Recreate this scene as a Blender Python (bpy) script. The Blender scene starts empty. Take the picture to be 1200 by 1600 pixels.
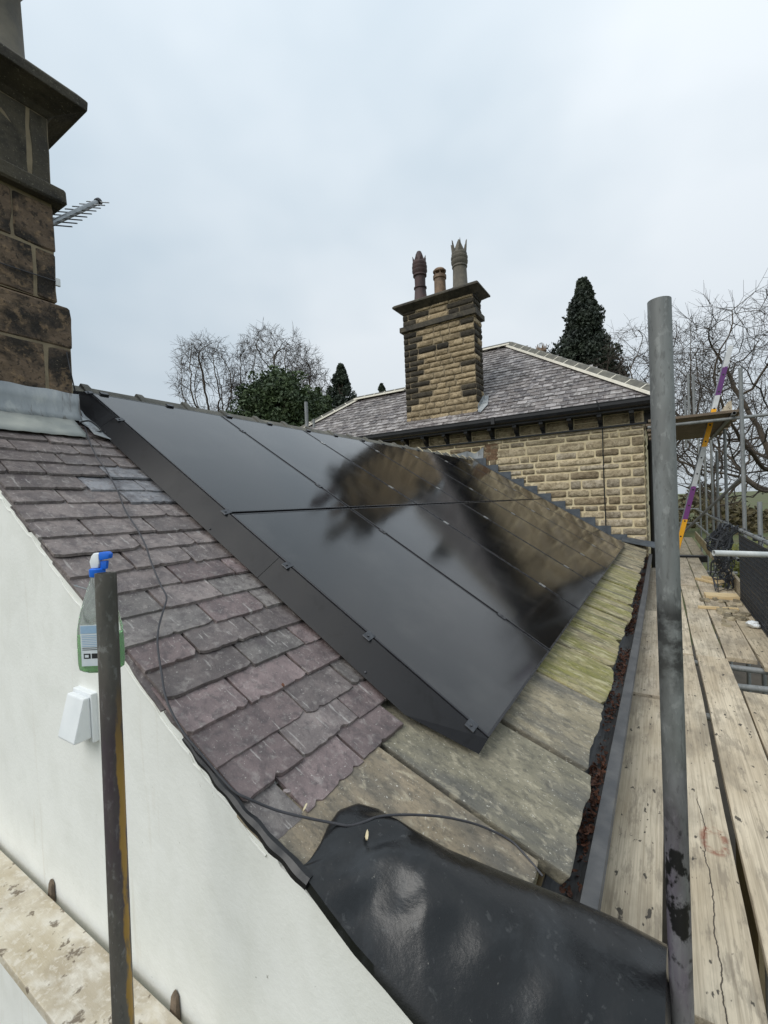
import bpy, bmesh, math, random
import numpy as np
from mathutils import Vector, Matrix, noise as mnoise
R_ = math.radians
random.seed(11)
SC = bpy.context.scene
COL = SC.collection

# ------------------------------------------------------------------ camera
F_PX, YAW, PITCH, ROLL = 696.99, 0.557157, -0.016459, -0.0403995
CAM = np.array([0.60612, -1.69680, 0.94158])
TH = 0.559765                     # pitch of the slate roof
cy_, sy_ = math.cos(YAW), math.sin(YAW); cp_, sp_ = math.cos(PITCH), math.sin(PITCH)
cr_, sr_ = math.cos(ROLL), math.sin(ROLL)
FW = np.array([-sy_*cp_, cy_*cp_, sp_]); RT0 = np.array([cy_, sy_, 0.0]); UP0 = np.cross(RT0, FW)
RT = cr_*RT0 + sr_*UP0; UP = -sr_*RT0 + cr_*UP0
cam = bpy.data.cameras.new('camera'); camo = bpy.data.objects.new('camera', cam); COL.objects.link(camo)
mw = Matrix.Identity(4)
for i in range(3):
    mw[i][0], mw[i][1], mw[i][2], mw[i][3] = RT[i], UP[i], -FW[i], CAM[i]
camo.matrix_world = mw
cam.sensor_fit = 'VERTICAL'; cam.sensor_height = 36.0; cam.lens = F_PX/1600*36.0
cam.clip_start = 0.02; cam.clip_end = 3000
SC.camera = camo
SC.render.resolution_x, SC.render.resolution_y = 768, 1024

# ------------------------------------------------------------------ world, sun, exposure
SUN_EL, SUN_AZ = R_(46), R_(-162)      # high, behind the photographer
w = bpy.data.worlds.new('World'); SC.world = w; w.use_nodes = True
nt = w.node_tree; nt.nodes.clear(); N_ = nt.nodes.new; L_ = nt.links.new
out = N_('ShaderNodeOutputWorld'); bg = N_('ShaderNodeBackground'); L_(bg.outputs[0], out.inputs[0])
sky = N_('ShaderNodeTexSky'); sky.sky_type = 'NISHITA'; sky.sun_disc = False
sky.sun_elevation = SUN_EL; sky.sun_rotation = SUN_AZ; sky.dust_density = 3.0
sm = N_('ShaderNodeVectorMath'); sm.operation = 'SCALE'; sm.inputs['Scale'].default_value = 0.10
L_(sky.outputs[0], sm.inputs[0])
tc = N_('ShaderNodeTexCoord'); sep = N_('ShaderNodeSeparateXYZ'); L_(tc.outputs['Generated'], sep.inputs[0])
mp = N_('ShaderNodeMapping'); mp.inputs['Scale'].default_value = (1.0, 1.0, 1.6); mp.inputs['Location'].default_value = (0.35, 0.2, 0.1)
L_(tc.outputs['Generated'], mp.inputs[0])
ns = N_('ShaderNodeTexNoise'); ns.inputs['Scale'].default_value = 1.35; ns.inputs['Detail'].default_value = 4.0; ns.inputs['Roughness'].default_value = 0.48
L_(mp.outputs[0], ns.inputs['Vector'])
rp = N_('ShaderNodeValToRGB'); rp.color_ramp.elements[0].position = 0.36; rp.color_ramp.elements[1].position = 0.64
rp.color_ramp.elements[0].color = (0.44, 0.515, 0.575, 1); rp.color_ramp.elements[1].color = (0.64, 0.685, 0.72, 1)
L_(ns.outputs['Fac'], rp.inputs[0])
el = N_('ShaderNodeMapRange'); el.inputs['From Min'].default_value = 0.0; el.inputs['From Max'].default_value = 1.0
el.inputs['To Min'].default_value = 0.93; el.inputs['To Max'].default_value = 1.6; L_(sep.outputs['Z'], el.inputs['Value'])
ov = N_('ShaderNodeVectorMath'); ov.operation = 'SCALE'; L_(rp.outputs[0], ov.inputs[0]); L_(el.outputs[0], ov.inputs['Scale'])
mx = N_('ShaderNodeMix'); mx.data_type = 'RGBA'; mx.inputs[0].default_value = 0.90
L_(sm.outputs[0], mx.inputs[6]); L_(ov.outputs[0], mx.inputs[7]); L_(mx.outputs[2], bg.inputs['Color'])
bg.inputs['Strength'].default_value = 1.0
sun = bpy.data.lights.new('sun', 'SUN'); sun.energy = 1.5; sun.angle = R_(40); sun.color = (1.0, 0.97, 0.92)
suno = bpy.data.objects.new('sun', sun); COL.objects.link(suno)
sd = Vector((math.sin(SUN_AZ)*math.cos(SUN_EL), math.cos(SUN_AZ)*math.cos(SUN_EL), math.sin(SUN_EL)))
suno.rotation_euler = sd.to_track_quat('Z', 'Y').to_euler(); suno.location = (0, 0, 40)
vs = SC.view_settings; vs.view_transform = 'Standard'; vs.look = 'None'; vs.gamma = 1; vs.use_curve_mapping = False
vs.exposure = 0.18

# ------------------------------------------------------------------ pixel helpers (a pixel gives a direction, a surface gives the distance)
def ray(px, py): return FW + RT*(px-600)/F_PX - UP*(py-800)/F_PX
def onplane(px, py, n, d):
    v = ray(px, py); n = np.array(n, float); return CAM + (d - n@CAM)/(n@v)*v
NR = np.array([math.sin(TH), 0, math.cos(TH)])                    # roof normal
DS = np.array([math.cos(TH), 0, -math.sin(TH)])                   # down the slope
def roof(px, py, off): return onplane(px, py, NR, off)
def onX(px, py, x): return onplane(px, py, (1, 0, 0), x)
def onY(px, py, y): return onplane(px, py, (0, 1, 0), y)
def onZ(px, py, z): return onplane(px, py, (0, 0, 1), z)
def RP(s, y, off): return DS*s + np.array([0, y, 0]) + NR*off     # roof coordinates to the world
def SY(P): return float(P@DS), float(P[1])
# eaves slabs lie at a flatter pitch than the slates
ST = R_(20.8); SH = np.array([-0.306, 0, 0.030])
NS = np.array([math.sin(ST), 0, math.cos(ST)]); DSS = np.array([math.cos(ST), 0, -math.sin(ST)])
def slab(px, py, off=0): return onplane(px, py, NS, float(NS@SH)+off)
def SP(t, y, off): return SH + DSS*t + np.array([0, y, 0]) + NS*off

# ------------------------------------------------------------------ object helpers
ORG = {}
def tag(o, label=None, cat=None, group=None, kind=None):
    if label: o['label'] = label
    if cat: o['category'] = cat
    if group: o['group'] = group
    if kind: o['kind'] = kind
    return o
def thing(name, loc, label=None, cat=None, group=None, kind=None):
    o = bpy.data.objects.new(name, None); COL.objects.link(o); o.empty_display_size = 0.1
    o.location = Vector(loc); ORG[o.name] = np.array(loc, float)
    return tag(o, label, cat, group, kind)
def link(name, me, mat=None, parent=None, origin=None):
    o = bpy.data.objects.new(name, me); COL.objects.link(o)
    if mat is not None and len(me.materials) == 0: me.materials.append(mat)
    origin = np.zeros(3) if origin is None else np.array(origin, float)
    ORG[o.name] = origin
    if parent is not None:
        o.parent = parent; o.location = Vector(origin - ORG[parent.name])
    else: o.location = Vector(origin)
    return o
class MB:
    def __init__(s): s.v = []; s.f = []
    def add(s, vs, fs):
        b = len(s.v); s.v += [tuple(map(float, p)) for p in vs]; s.f += [tuple(b+i for i in f) for f in fs]; return s
    def box(s, a, b):
        (x0, y0, z0), (x1, y1, z1) = a, b
        return s.add([(x0,y0,z0),(x1,y0,z0),(x1,y1,z0),(x0,y1,z0),(x0,y0,z1),(x1,y0,z1),(x1,y1,z1),(x0,y1,z1)],
                     [(3,2,1,0),(4,5,6,7),(0,1,5,4),(1,2,6,5),(2,3,7,6),(3,0,4,7)])
    def prism(s, A, B):                         # two matching loops
        n = len(A); return s.add(list(A)+list(B), [tuple(range(n-1,-1,-1)), tuple(range(n,2*n))]+[(i,(i+1)%n,n+(i+1)%n,n+i) for i in range(n)])
    def tube(s, pts, r, n=8, caps=True):
        pts = [Vector(p) for p in pts]; rs = r if hasattr(r, '__len__') else [r]*len(pts)
        b = len(s.v); up = None
        for i, p in enumerate(pts):
            d = (pts[min(i+1, len(pts)-1)] - pts[max(i-1, 0)])
            d = d.normalized() if d.length > 1e-9 else Vector((0,0,1))
            if up is None: up = d.orthogonal().normalized()
            up = (up - d*up.dot(d)); up = up.normalized() if up.length > 1e-6 else d.orthogonal().normalized()
            q = d.cross(up)
            for k in range(n):
                a = 2*math.pi*k/n; s.v.append(tuple(p + (up*math.cos(a)+q*math.sin(a))*rs[i]))
        for i in range(len(pts)-1):
            for k in range(n):
                k2 = (k+1) % n; s.f.append((b+i*n+k, b+i*n+k2, b+(i+1)*n+k2, b+(i+1)*n+k))
        if caps:
            s.f.append(tuple(b+k for k in range(n-1,-1,-1))); m = b+(len(pts)-1)*n; s.f.append(tuple(m+k for k in range(n)))
        return s
    def pipe(s, a, b, ro, ri, n=20):            # open-ended hollow tube
        a, b = Vector(a), Vector(b); d = (b-a).normalized(); u = d.orthogonal().normalized(); q = d.cross(u); B = len(s.v)
        for p, r in ((a, ro), (b, ro), (b, ri), (a, ri)):
            for k in range(n):
                t = 2*math.pi*k/n; s.v.append(tuple(p+(u*math.cos(t)+q*math.sin(t))*r))
        for j in range(4):
            j2 = (j+1) % 4
            for k in range(n):
                k2 = (k+1) % n; s.f.append((B+j*n+k, B+j*n+k2, B+j2*n+k2, B+j2*n+k))
        return s
    def lathe(s, c, prof, n=20, axis=(0,0,1)):
        c = Vector(c); q = Vector(axis).to_track_quat('Z', 'Y'); B = len(s.v)
        for (r, z) in prof:
            for k in range(n):
                t = 2*math.pi*k/n; s.v.append(tuple(c + q @ Vector((r*math.cos(t), r*math.sin(t), z))))
        for j in range(len(prof)-1):
            for k in range(n):
                k2 = (k+1) % n; s.f.append((B+j*n+k, B+j*n+k2, B+(j+1)*n+k2, B+(j+1)*n+k))
        s.f.append(tuple(B+k for k in range(n-1,-1,-1))); m = B+(len(prof)-1)*n; s.f.append(tuple(m+k for k in range(n)))
        return s
    def build(s, name, mat, parent=None, smooth=False, origin=None, bevel=0, sub=0, seg=2):
        V = np.array(s.v)
        if origin is None:
            origin = (V.min(0)+V.max(0))/2; origin[2] = V[:,2].min()
        me = bpy.data.meshes.new(name); me.from_pydata([tuple(p) for p in (V-np.array(origin))], [], s.f); me.update()
        bm = bmesh.new(); bm.from_mesh(me); bmesh.ops.recalc_face_normals(bm, faces=bm.faces)
        if bevel: bmesh.ops.bevel(bm, geom=[e for e in bm.edges if len(e.link_faces) == 2 and e.calc_face_angle(0) > 0.5], offset=bevel, segments=seg, affect='EDGES', profile=0.6)
        bm.to_mesh(me); bm.free()
        if smooth:
            for p in me.polygons: p.use_smooth = True
            try: me.set_sharp_from_angle(angle=R_(40))
            except Exception: pass
        return link(name, me, mat, parent, origin)

# ------------------------------------------------------------------ materials
def lin(c):
    return tuple(((x/255)/12.92 if x/255 <= 0.04045 else ((x/255+0.055)/1.055)**2.4) for x in c[:3])+(1.0,)
def M(name, c1, c2=None, sc=6.0, st=(1,1,1), det=8, lo=0.35, hi=0.65, rough=(0.7,0.9), bump=0.3, bsc=None, bst=None, bdist=0.01,
      stains=(), coord='Object', rnd=True, objcol=False, objlast=False, metal=0.0, ior=1.5, spec=0.5, coat=0, extra=None):
    m = bpy.data.materials.new(name); m.use_nodes = True; t = m.node_tree; nd = t.nodes; lk = t.links.new
    P = nd['Principled BSDF']; c2 = c2 or c1
    if coord == 'World': co = nd.new('ShaderNodeNewGeometry').outputs['Position']
    else: co = nd.new('ShaderNodeTexCoord').outputs[coord]
    oi = nd.new('ShaderNodeObjectInfo')
    if rnd:
        mu = nd.new('ShaderNodeMath'); mu.operation = 'MULTIPLY'; mu.inputs[1].default_value = 37.0; lk(oi.outputs['Random'], mu.inputs[0])
        ad = nd.new('ShaderNodeVectorMath'); ad.operation = 'ADD'; lk(co, ad.inputs[0]); lk(mu.outputs[0], ad.inputs[1]); co = ad.outputs[0]
    def noise(scale, stretch, detail=8, ro=0.55, dist=0):
        mp = nd.new('ShaderNodeMapping'); mp.inputs['Scale'].default_value = stretch; lk(co, mp.inputs[0])
        n = nd.new('ShaderNodeTexNoise'); n.inputs['Scale'].default_value = scale; n.inputs['Detail'].default_value = detail
        n.inputs['Roughness'].default_value = ro; n.inputs['Distortion'].default_value = dist; lk(mp.outputs[0], n.inputs['Vector']); return n.outputs['Fac']
    def rng(v, a, b, c=0.0, d=1.0):
        r = nd.new('ShaderNodeMapRange'); r.inputs[1].default_value = a; r.inputs[2].default_value = b; r.inputs[3].default_value = c; r.inputs[4].default_value = d
        lk(v, r.inputs[0]); return r.outputs[0]
    def mix(f, a, b, mode='MIX'):
        x = nd.new('ShaderNodeMix'); x.data_type = 'RGBA'; x.blend_type = mode
        if isinstance(f, float): x.inputs[0].default_value = f
        else: lk(f, x.inputs[0])
        for s_, i in ((a, 6), (b, 7)):
            if isinstance(s_, tuple): x.inputs[i].default_value = s_
            else: lk(s_, x.inputs[i])
        return x.outputs[2]
    n1 = noise(sc, st, det)
    col = mix(rng(n1, lo, hi), lin(c1), lin(c2))
    if objcol: col = mix(1.0, col, oi.outputs['Color'], 'MULTIPLY')
    for (sc_c, s_sc, s_st, s_lo, s_hi, amt) in stains:
        f = rng(noise(s_sc, s_st, 9, 0.6, 0.3), s_lo, s_hi, 0.0, amt); col = mix(f, col, lin(sc_c))
    h = {'nd': nd, 'lk': lk, 'noise': noise, 'rng': rng, 'mix': mix, 'P': P, 'co': co, 'oi': oi}
    if extra: col = extra(h, col) or col
    if objlast: col = mix(1.0, col, oi.outputs['Color'], 'MULTIPLY')
    lk(col, P.inputs['Base Color'])
    lk(rng(n1, 0.3, 0.7, rough[0], rough[1]), P.inputs['Roughness'])
    P.inputs['Metallic'].default_value = metal; P.inputs['IOR'].default_value = ior; P.inputs['Specular IOR Level'].default_value = spec
    if coat: P.inputs['Coat Weight'].default_value = coat; P.inputs['Coat Roughness'].default_value = 0.12
    if bump:
        b = nd.new('ShaderNodeBump'); b.inputs['Strength'].default_value = bump; b.inputs['Distance'].default_value = bdist
        lk(noise(bsc or sc*4, bst or st, 10, 0.62), b.inputs['Height']); lk(b.outputs[0], P.inputs['Normal'])
    return m
def speckle(c, scale, thr, amt=0.8):
    def ex(h, col):
        n = h['noise'](scale, (1,1,1), 4, 0.7); return h['mix'](h['rng'](n, thr, thr+0.05, 0, amt), col, lin(c))
    return ex
def chain(*fs):
    def ex(h, col):
        for f in fs: col = f(h, col) or col
        return col
    return ex
def streaks(c, sx, lo, hi, amt):
    def ex(h, col):
        n = h['noise'](1.0, sx, 6, 0.6); return h['mix'](h['rng'](n, lo, hi, 0, amt), col, lin(c))
    return ex
MT = {}
MT['slate'] = M('slate', (138,130,128), (166,157,154), sc=9, lo=0.40, hi=0.60, rough=(0.38,0.66), bump=0.9, bsc=45, bdist=0.007, objcol=True,
    stains=(((84,76,76), 26, (1,1,1), 0.50, 0.62, 0.62), ((74,66,68), 6, (1,1.5,1), 0.54, 0.66, 0.55), ((180,174,168), 30, (1,1,1), 0.54, 0.68, 0.30)),
    extra=chain(speckle((208,204,196), 110, 0.635, 0.7), speckle((60,54,54), 190, 0.60, 0.5), streaks((206,202,196), (6,45,6), 0.63, 0.67, 0.35)))
MT['slab'] = M('slab', (148,140,112), (180,168,138), sc=5, st=(0.8,1.6,1), lo=0.40, hi=0.60, rough=(0.75,0.95), bump=1.0, bsc=34, bdist=0.010, objcol=True,
    stains=(((70,70,64), 5.0, (0.55,1.9,1), 0.47, 0.58, 0.72), ((92,90,80), 22, (0.8,1.2,1), 0.50, 0.60, 0.55), ((206,194,162), 14, (0.7,1.4,1), 0.54, 0.62, 0.6)),
    extra=chain(speckle((220,214,198), 110, 0.62, 0.7), speckle((58,56,50), 70, 0.60, 0.5)))
MT['slab_plain'] = M('slab_plain', (148,140,122), (172,162,142), sc=6, st=(0.9,1.1,1), lo=0.40, hi=0.60, rough=(0.7,0.92), bump=1.0, bsc=40, bdist=0.008, objcol=True,
    stains=(((92,91,87), 3.0, (0.5,1.6,1), 0.46, 0.62, 0.75), ((76,74,68), 30, (0.8,1.2,1), 0.50, 0.64, 0.5), ((196,186,162), 22, (0.8,1.2,1), 0.55, 0.66, 0.4)),
    extra=chain(speckle((222,217,204), 90, 0.63, 0.7), speckle((58,56,50), 80, 0.62, 0.5)))
def moss_extra(h, col):
    n = h['noise'](3.4, (0.40,2.2,1), 10, 0.68); m = h['mix'](h['rng'](n, 0.44, 0.60, 0, 0.68), col, lin((134,132,58)))
    n3 = h['noise'](34, (0.7,1.3,1), 6, 0.65); m = h['mix'](h['rng'](n3, 0.50, 0.60, 0, 0.45), m, lin((76,78,50)))
    n2 = h['noise'](13.0, (0.6,1.7,1), 9, 0.65); return h['mix'](h['rng'](n2, 0.53, 0.61, 0, 0.65), m, lin((190,182,146)))
MT['slab_moss'] = M('slab_moss', (142,134,104), (176,164,128), sc=5, st=(0.8,1.8,1), rough=(0.8,0.95), bump=1.0, bsc=34, bdist=0.010, objcol=True,
    stains=(((76,76,64), 5.0, (0.5,2.0,1), 0.48, 0.60, 0.65),), extra=chain(moss_extra, speckle((222,216,196), 100, 0.625, 0.6)))
MT['render'] = M('white_render', (229,230,225), (234,235,230), sc=3, rough=(0.7,0.85), bump=0.35, bsc=60, bdist=0.004, rnd=False,
    stains=(((206,207,196), 2.2, (1.2,1,0.8), 0.50, 0.66, 0.28), ((216,217,210), 9, (1,1,1), 0.50, 0.62, 0.25), ((196,188,170), 2.4, (4,1,0.35), 0.62, 0.72, 0.28)), extra=speckle((120,116,104), 26, 0.70, 0.7))
MT['frame'] = M('panel_frame', (46,46,49), (56,56,59), sc=20, rough=(0.24,0.34), bump=0.05, metal=0.5)
def glass_extra(h, col):
    # dust film: fine haze on the glass
    n = h['noise'](2.0, (1,1,1), 8, 0.65); col = h['mix'](h['rng'](n, 0.50, 0.68, 0, 0.10), col, lin((120,118,114)))
    f = h['noise'](160, (1,1,1), 3, 0.6); return h['mix'](h['rng'](f, 0.70, 0.75, 0, 0.25), col, lin((90,90,92)))
MT['glass'] = M('panel_glass', (17,17,19), (21,21,23), sc=3, rough=(0.085,0.125), bump=0.03, bsc=260, bdist=0.001, extra=glass_extra, ior=1.62)
MT['skirt'] = M('skirt_metal', (24,25,28), (31,32,35), sc=5, rough=(0.36,0.46), bump=0.04, bsc=60, stains=(((16,17,19), 9, (1,1,1), 0.56, 0.62, 0.5),), spec=0.22)
MT['clamp'] = M('clamp_metal', (64,65,68), (84,85,88), sc=60, rough=(0.3,0.45), bump=0.05, metal=0.6)
MT['clamp_bright'] = M('bright_clamp_metal', (150,150,148), (176,176,174), sc=60, rough=(0.25,0.4), bump=0.05, metal=0.8)
MT['cable'] = M('cable_rubber', (48,48,52), (58,58,62), sc=40, rough=(0.45,0.6), bump=0.05)
MT['membrane'] = M('black_membrane', (11,12,13), (20,21,22), sc=4, st=(1,1.4,1), lo=0.40, hi=0.60, rough=(0.20,0.36), bump=0.30, bsc=6, bst=(1,1.3,1), bdist=0.02, rnd=False,
    stains=(((64,67,70), 5, (1.2,0.8,1), 0.56, 0.72, 0.38), ((96,97,97), 38, (1,1,1), 0.61, 0.68, 0.22)), extra=speckle((150,146,138), 70, 0.69, 0.5))
MT['lead'] = M('lead', (132,138,142), (166,170,172), sc=6, st=(1,1,0.5), rough=(0.45,0.65), bump=0.35, bsc=18, bdist=0.01,
    stains=(((86,88,90), 6, (1,1.8,0.6), 0.50, 0.64, 0.6), ((186,188,184), 9, (1,1.4,0.7), 0.53, 0.64, 0.5), ((96,84,72), 14, (1,2,0.4), 0.60, 0.66, 0.55)))
MT['lead_apron'] = M('lead_apron', (138,142,138), (166,168,160), sc=6, rough=(0.5,0.7), bump=0.3, bsc=16, bdist=0.01, stains=(((110,112,104), 7, (1,1,1), 0.55, 0.72, 0.6),))
MT['cstone'] = M('sooty_gritstone', (98,82,68), (128,108,88), sc=3.0, coord='World', lo=0.35, hi=0.7, rough=(0.8,0.95), bump=0.9, bsc=26, bdist=0.016, objcol=True,
    stains=(((34,31,28), 4.0, (1,1,1.3), 0.44, 0.58, 0.92), ((168,140,108), 16, (1,1,1), 0.55, 0.64, 0.4), ((30,27,25), 34, (1,1,1), 0.54, 0.62, 0.7)), extra=speckle((150,136,112), 80, 0.62, 0.5))
MT['cdark'] = M('dark_gritstone', (58,54,48), (86,80,68), sc=4.0, coord='World', rough=(0.8,0.95), bump=0.8, bsc=28, bdist=0.014, objcol=True,
    stains=(((34,32,29), 5, (1,1,1), 0.5, 0.65, 0.8),), extra=speckle((146,142,124), 75, 0.61, 0.6))
MT['mortar'] = M('mortar', (206,190,152), (226,212,178), sc=12, coord='World', rough=(0.85,0.95), bump=0.4, bsc=60, stains=(((150,132,96), 3, (1,1,1), 0.55, 0.72, 0.5),))
MT['mortar_old'] = M('old_mortar', (124,112,92), (150,136,112), sc=9, coord='World', rough=(0.85,0.95), bump=0.4, bsc=60, stains=(((90,78,56), 3, (1,1,1), 0.5, 0.7, 0.6),))
MT['stone'] = M('sandstone', (178,165,140), (204,192,168), sc=7, coord='World', lo=0.4, hi=0.6, rough=(0.8,0.95), bump=1.0, bsc=26, bdist=0.025, objlast=True,
    stains=(((112,100,78), 9, (1,1,1.5), 0.48, 0.60, 0.60), ((104,94,78), 30, (1,1,1), 0.52, 0.62, 0.45)), extra=speckle((220,208,180), 50, 0.60, 0.5))
MT['fslate'] = M('far_slate', (112,107,104), (140,134,131), sc=6, coord='World', rough=(0.5,0.8), bump=0.3, bsc=30, bdist=0.006, objcol=True,
    stains=(((186,180,178), 1.8, (1,1,1), 0.50, 0.60, 0.55), ((70,66,70), 2.2, (1,1,1), 0.50, 0.60, 0.6), ((196,192,188), 9, (1,1,1), 0.55, 0.62, 0.5)))
MT['ridge'] = M('ridge_tile', (84,83,77), (112,109,100), sc=8, rough=(0.8,0.95), bump=0.6, bsc=40, bdist=0.008, stains=(((150,146,128), 10, (1,1,1), 0.56, 0.7, 0.5),))
MT['blackpaint'] = M('black_paint', (20,21,23), (28,29,31), sc=6, rough=(0.35,0.5), bump=0.08, bsc=30)
MT['gutter'] = M('gutter_iron', (66,67,69), (90,90,90), sc=10, rough=(0.45,0.65), bump=0.3, bsc=60, bdist=0.004, stains=(((104,100,92), 12, (1,0.4,1), 0.58, 0.72, 0.5),))
MT['galv'] = M('galvanised_tube', (118,121,121), (140,143,143), sc=14, st=(1,1,0.25), rough=(0.5,0.68), bump=0.25, bsc=70, bdist=0.002, metal=0.25,
    stains=(((92,92,90), 16, (1,1,0.2), 0.55, 0.7, 0.5), ((168,168,164), 60, (1,1,0.5), 0.56, 0.64, 0.4)))
def wood_grain(h, col):
    n = h['noise'](1.0, (80, 1.6, 80), 6, 0.62, 0.4); col = h['mix'](h['rng'](n, 0.46, 0.64, 0, 0.42), col, lin((126,112,92)))
    n = h['noise'](1.0, (190, 3.0, 190), 4, 0.6); col = h['mix'](h['rng'](n, 0.48, 0.62, 0, 0.22), col, lin((104,94,80)))
    n = h['noise'](1.0, (26, 5.0, 26), 8, 0.7); col = h['mix'](h['rng'](n, 0.53, 0.62, 0, 0.42), col, lin((92,84,74)))
    n = h['noise'](1.0, (34, 16, 34), 3, 0.5); return h['mix'](h['rng'](n, 0.665, 0.69, 0, 0.85), col, lin((36,33,31)))
MT['wood'] = M('scaffold_wood', (184,171,149), (208,197,177), sc=3.0, st=(2,0.6,1), lo=0.38, hi=0.62, rough=(0.75,0.9), bump=0.5, bsc=12, bst=(9,0.5,9), bdist=0.005, objcol=True,
    stains=(((130,121,106), 3.4, (1.5,0.7,1), 0.50, 0.64, 0.55),), extra=wood_grain)
MT['wood_x'] = M('mortar_splashed_board', (178,166,142), (206,198,180), sc=5, st=(0.7,2,1), lo=0.35, hi=0.65, rough=(0.75,0.9), bump=0.4, bsc=40, bst=(0.6,3,3), bdist=0.004,
    stains=(((160,148,128), 4, (1,1,1), 0.48, 0.62, 0.6), ((216,212,202), 11, (0.8,1.3,1), 0.49, 0.64, 0.60), ((214,208,196), 50, (1,1,1), 0.54, 0.62, 0.5), ((90,76,60), 16, (1,1,1), 0.60, 0.65, 0.8)))

# ================================================================== SETTING
MT['grass'] = M('grass_ground', (70,80,44), (96,98,60), sc=0.35, coord='World', rough=(0.9,1.0), bump=0.5, bsc=8, bdist=0.05, stains=(((86,74,54), 0.25, (1,1,1), 0.5, 0.65, 0.7),))
MT['paving'] = M('paving', (74,68,60), (96,88,78), sc=1.5, coord='World', rough=(0.8,0.95), bump=0.4, bsc=30)
GZ = -5.0
g = MB()
n = 48; S = 1500.0
xs = np.sign(np.linspace(-1,1,n+1))*np.abs(np.linspace(-1,1,n+1))**3*S
for j in range(n+1):
    for i in range(n+1):
        x, y = xs[i], xs[j]; d = math.hypot(x, y-5)
        h = 0 if d < 22 else (min((d-22)/140, 1.0))**1.3*2.0 + 1.2*mnoise.noise(Vector((x*0.012, y*0.012, 0)))*min((d-22)/60, 1)
        g.v.append((x, y, GZ+h))
for j in range(n):
    for i in range(n): a = j*(n+1)+i; g.f.append((a, a+1, a+n+2, a+n+1))
tag(g.build('ground', MT['grass'], smooth=True, origin=(0,0,GZ)), kind='structure')
g = MB().box((-14, -9, GZ-0.3), (4.2, 19, GZ+0.06)); tag(g.build('paved_yard', MT['paving']), kind='structure')

# ================================================================== COTTAGE (slate roof, white gable)
WY = -0.850                      # face of the rendered gable
RX = -3.32                       # ridge line in plan
cot = thing('cottage', (-3.3, 4.0, GZ), 'white rendered cottage with purple slate roof and stone eaves slabs', 'house')
# gable wall with ragged top edge following slates, then slabs
top = []
S0 = -3.62
s = S0
while s < -0.30:
    P = RP(s, WY, -0.158 + random.uniform(-0.006, 0.006)); top.append((P[0], P[2])); s += random.uniform(0.025, 0.06)
t = 0.03
while t < 0.66:
    P = SP(t, WY, -0.05 + random.uniform(-0.005, 0.005)); top.append((P[0], P[2])); t += random.uniform(0.03, 0.06)
xr = top[-1][0]
left = [(2*RX-x, z) for x, z in top if x < -0.4][::8]
outl = [(xr, GZ-0.2)] + top[::-1] + left + [(2*RX-xr, -0.35), (2*RX-xr, GZ-0.2)]
g = MB().prism([(x, WY, z) for x, z in outl], [(x, WY+0.30, z) for x, z in outl])
gw = g.build('gable_wall', MT['render'], cot)
# raised bead of render along the verge
g = MB()
pts = [(x, WY-0.002, z-0.012) for x, z in top if x < -0.35]
g.tube([Vector(p)+Vector((0, 0, -0.050+0.006*math.sin(i*0.35)+0.002*random.uniform(-1,1))) for i, p in enumerate(pts)], [0.0045 for _ in pts], 6)
g.build('render_bead', MT['render'], gw)
# eaves wall under the gutter
MT['eaves_wall'] = M('eaves_wall_stone', (120,108,84), (146,132,102), sc=3, rough=(0.8,0.95), bump=0.5)
g = MB().box((-0.10, WY+0.31, GZ-0.2), (0.22, 9.0, -0.34)); g.build('eaves_wall', MT['eaves_wall'], cot)
# roof: the sarking deck under the slates on both pitches
MT['sarking'] = M('sarking', (38,34,32), (50,46,42), sc=6, rough=(0.9,1.0), bump=0.2)
def rz(x, off):                      # height of the roof plane at plan x (right pitch)
    return (off - NR[0]*x)/NR[2]
g = MB()
zr = rz(RX, -0.19)
A = [(-0.30, rz(-0.30,-0.19)), (RX, zr), (2*RX+0.30, rz(-0.30,-0.19)), (2*RX+0.30, rz(-0.30,-0.19)-0.10), (RX, zr-0.12), (-0.30, rz(-0.30,-0.19)-0.10)]
g.prism([(x, WY+0.02, z) for x, z in A], [(x, 8.98, z) for x, z in A])
P0, P1 = SP(0.0,0,-0.075), SP(0.52,0,-0.075)
g.prism([(P0[0], WY+0.02, P0[2]), (P1[0], WY+0.02, P1[2]), (P1[0], WY+0.02, P1[2]-0.06), (P0[0], WY+0.02, P0[2]-0.12)],
        [(P0[0], 8.98, P0[2]), (P1[0], 8.98, P1[2]), (P1[0], 8.98, P1[2]-0.06), (P0[0], 8.98, P0[2]-0.12)])
rf = g.build('roof', MT['sarking'], cot)

# ---- slates, course by course: lower-edge joints as seen, projected onto the slate plane
OFF = -0.13
COURSES = [
 [442,1307, 479,1270, 565,1184, 628,1138], [388,1246, 474,1183, 561,1122, 603,1096], [343,1197, 480,1114, 553,1071, 580,1056],
 [300,1141, 393,1098, 483,1054, 530,1028], [261,1087, 396,1037, 478,1006, 500,997], [226,1048, 314,1022, 407,988, 467,972],
 [197,1006, 338,973, 417,949, 440,940], [158,972, 255,948, 350,930, 412,917], [130,935, 284,908, 370,896, 395,892],
 [120,899, 212,886, 304,875, 362,870], [94,866, 223,855, 310,850, 336,846], [74,839, 145,835, 245,830, 312,827],
 [53,809, 176,808, 265,806, 292,806], [31,783, 104,783, 204,785, 270,786], [14,760, 141,764, 230,767, 252,768],
 [-12,734, 13,736, 74,740, 172,745, 230,749], [-40,713, 102,724, 189,730, 208,731], [-45,695, 26,701, 128,710, 190,714],
 [-50,676, 78,690, 160,698, 174,700]]
BLUE = {(13,2), (14,2), (15,3), (13,3), (14,1)}
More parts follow.
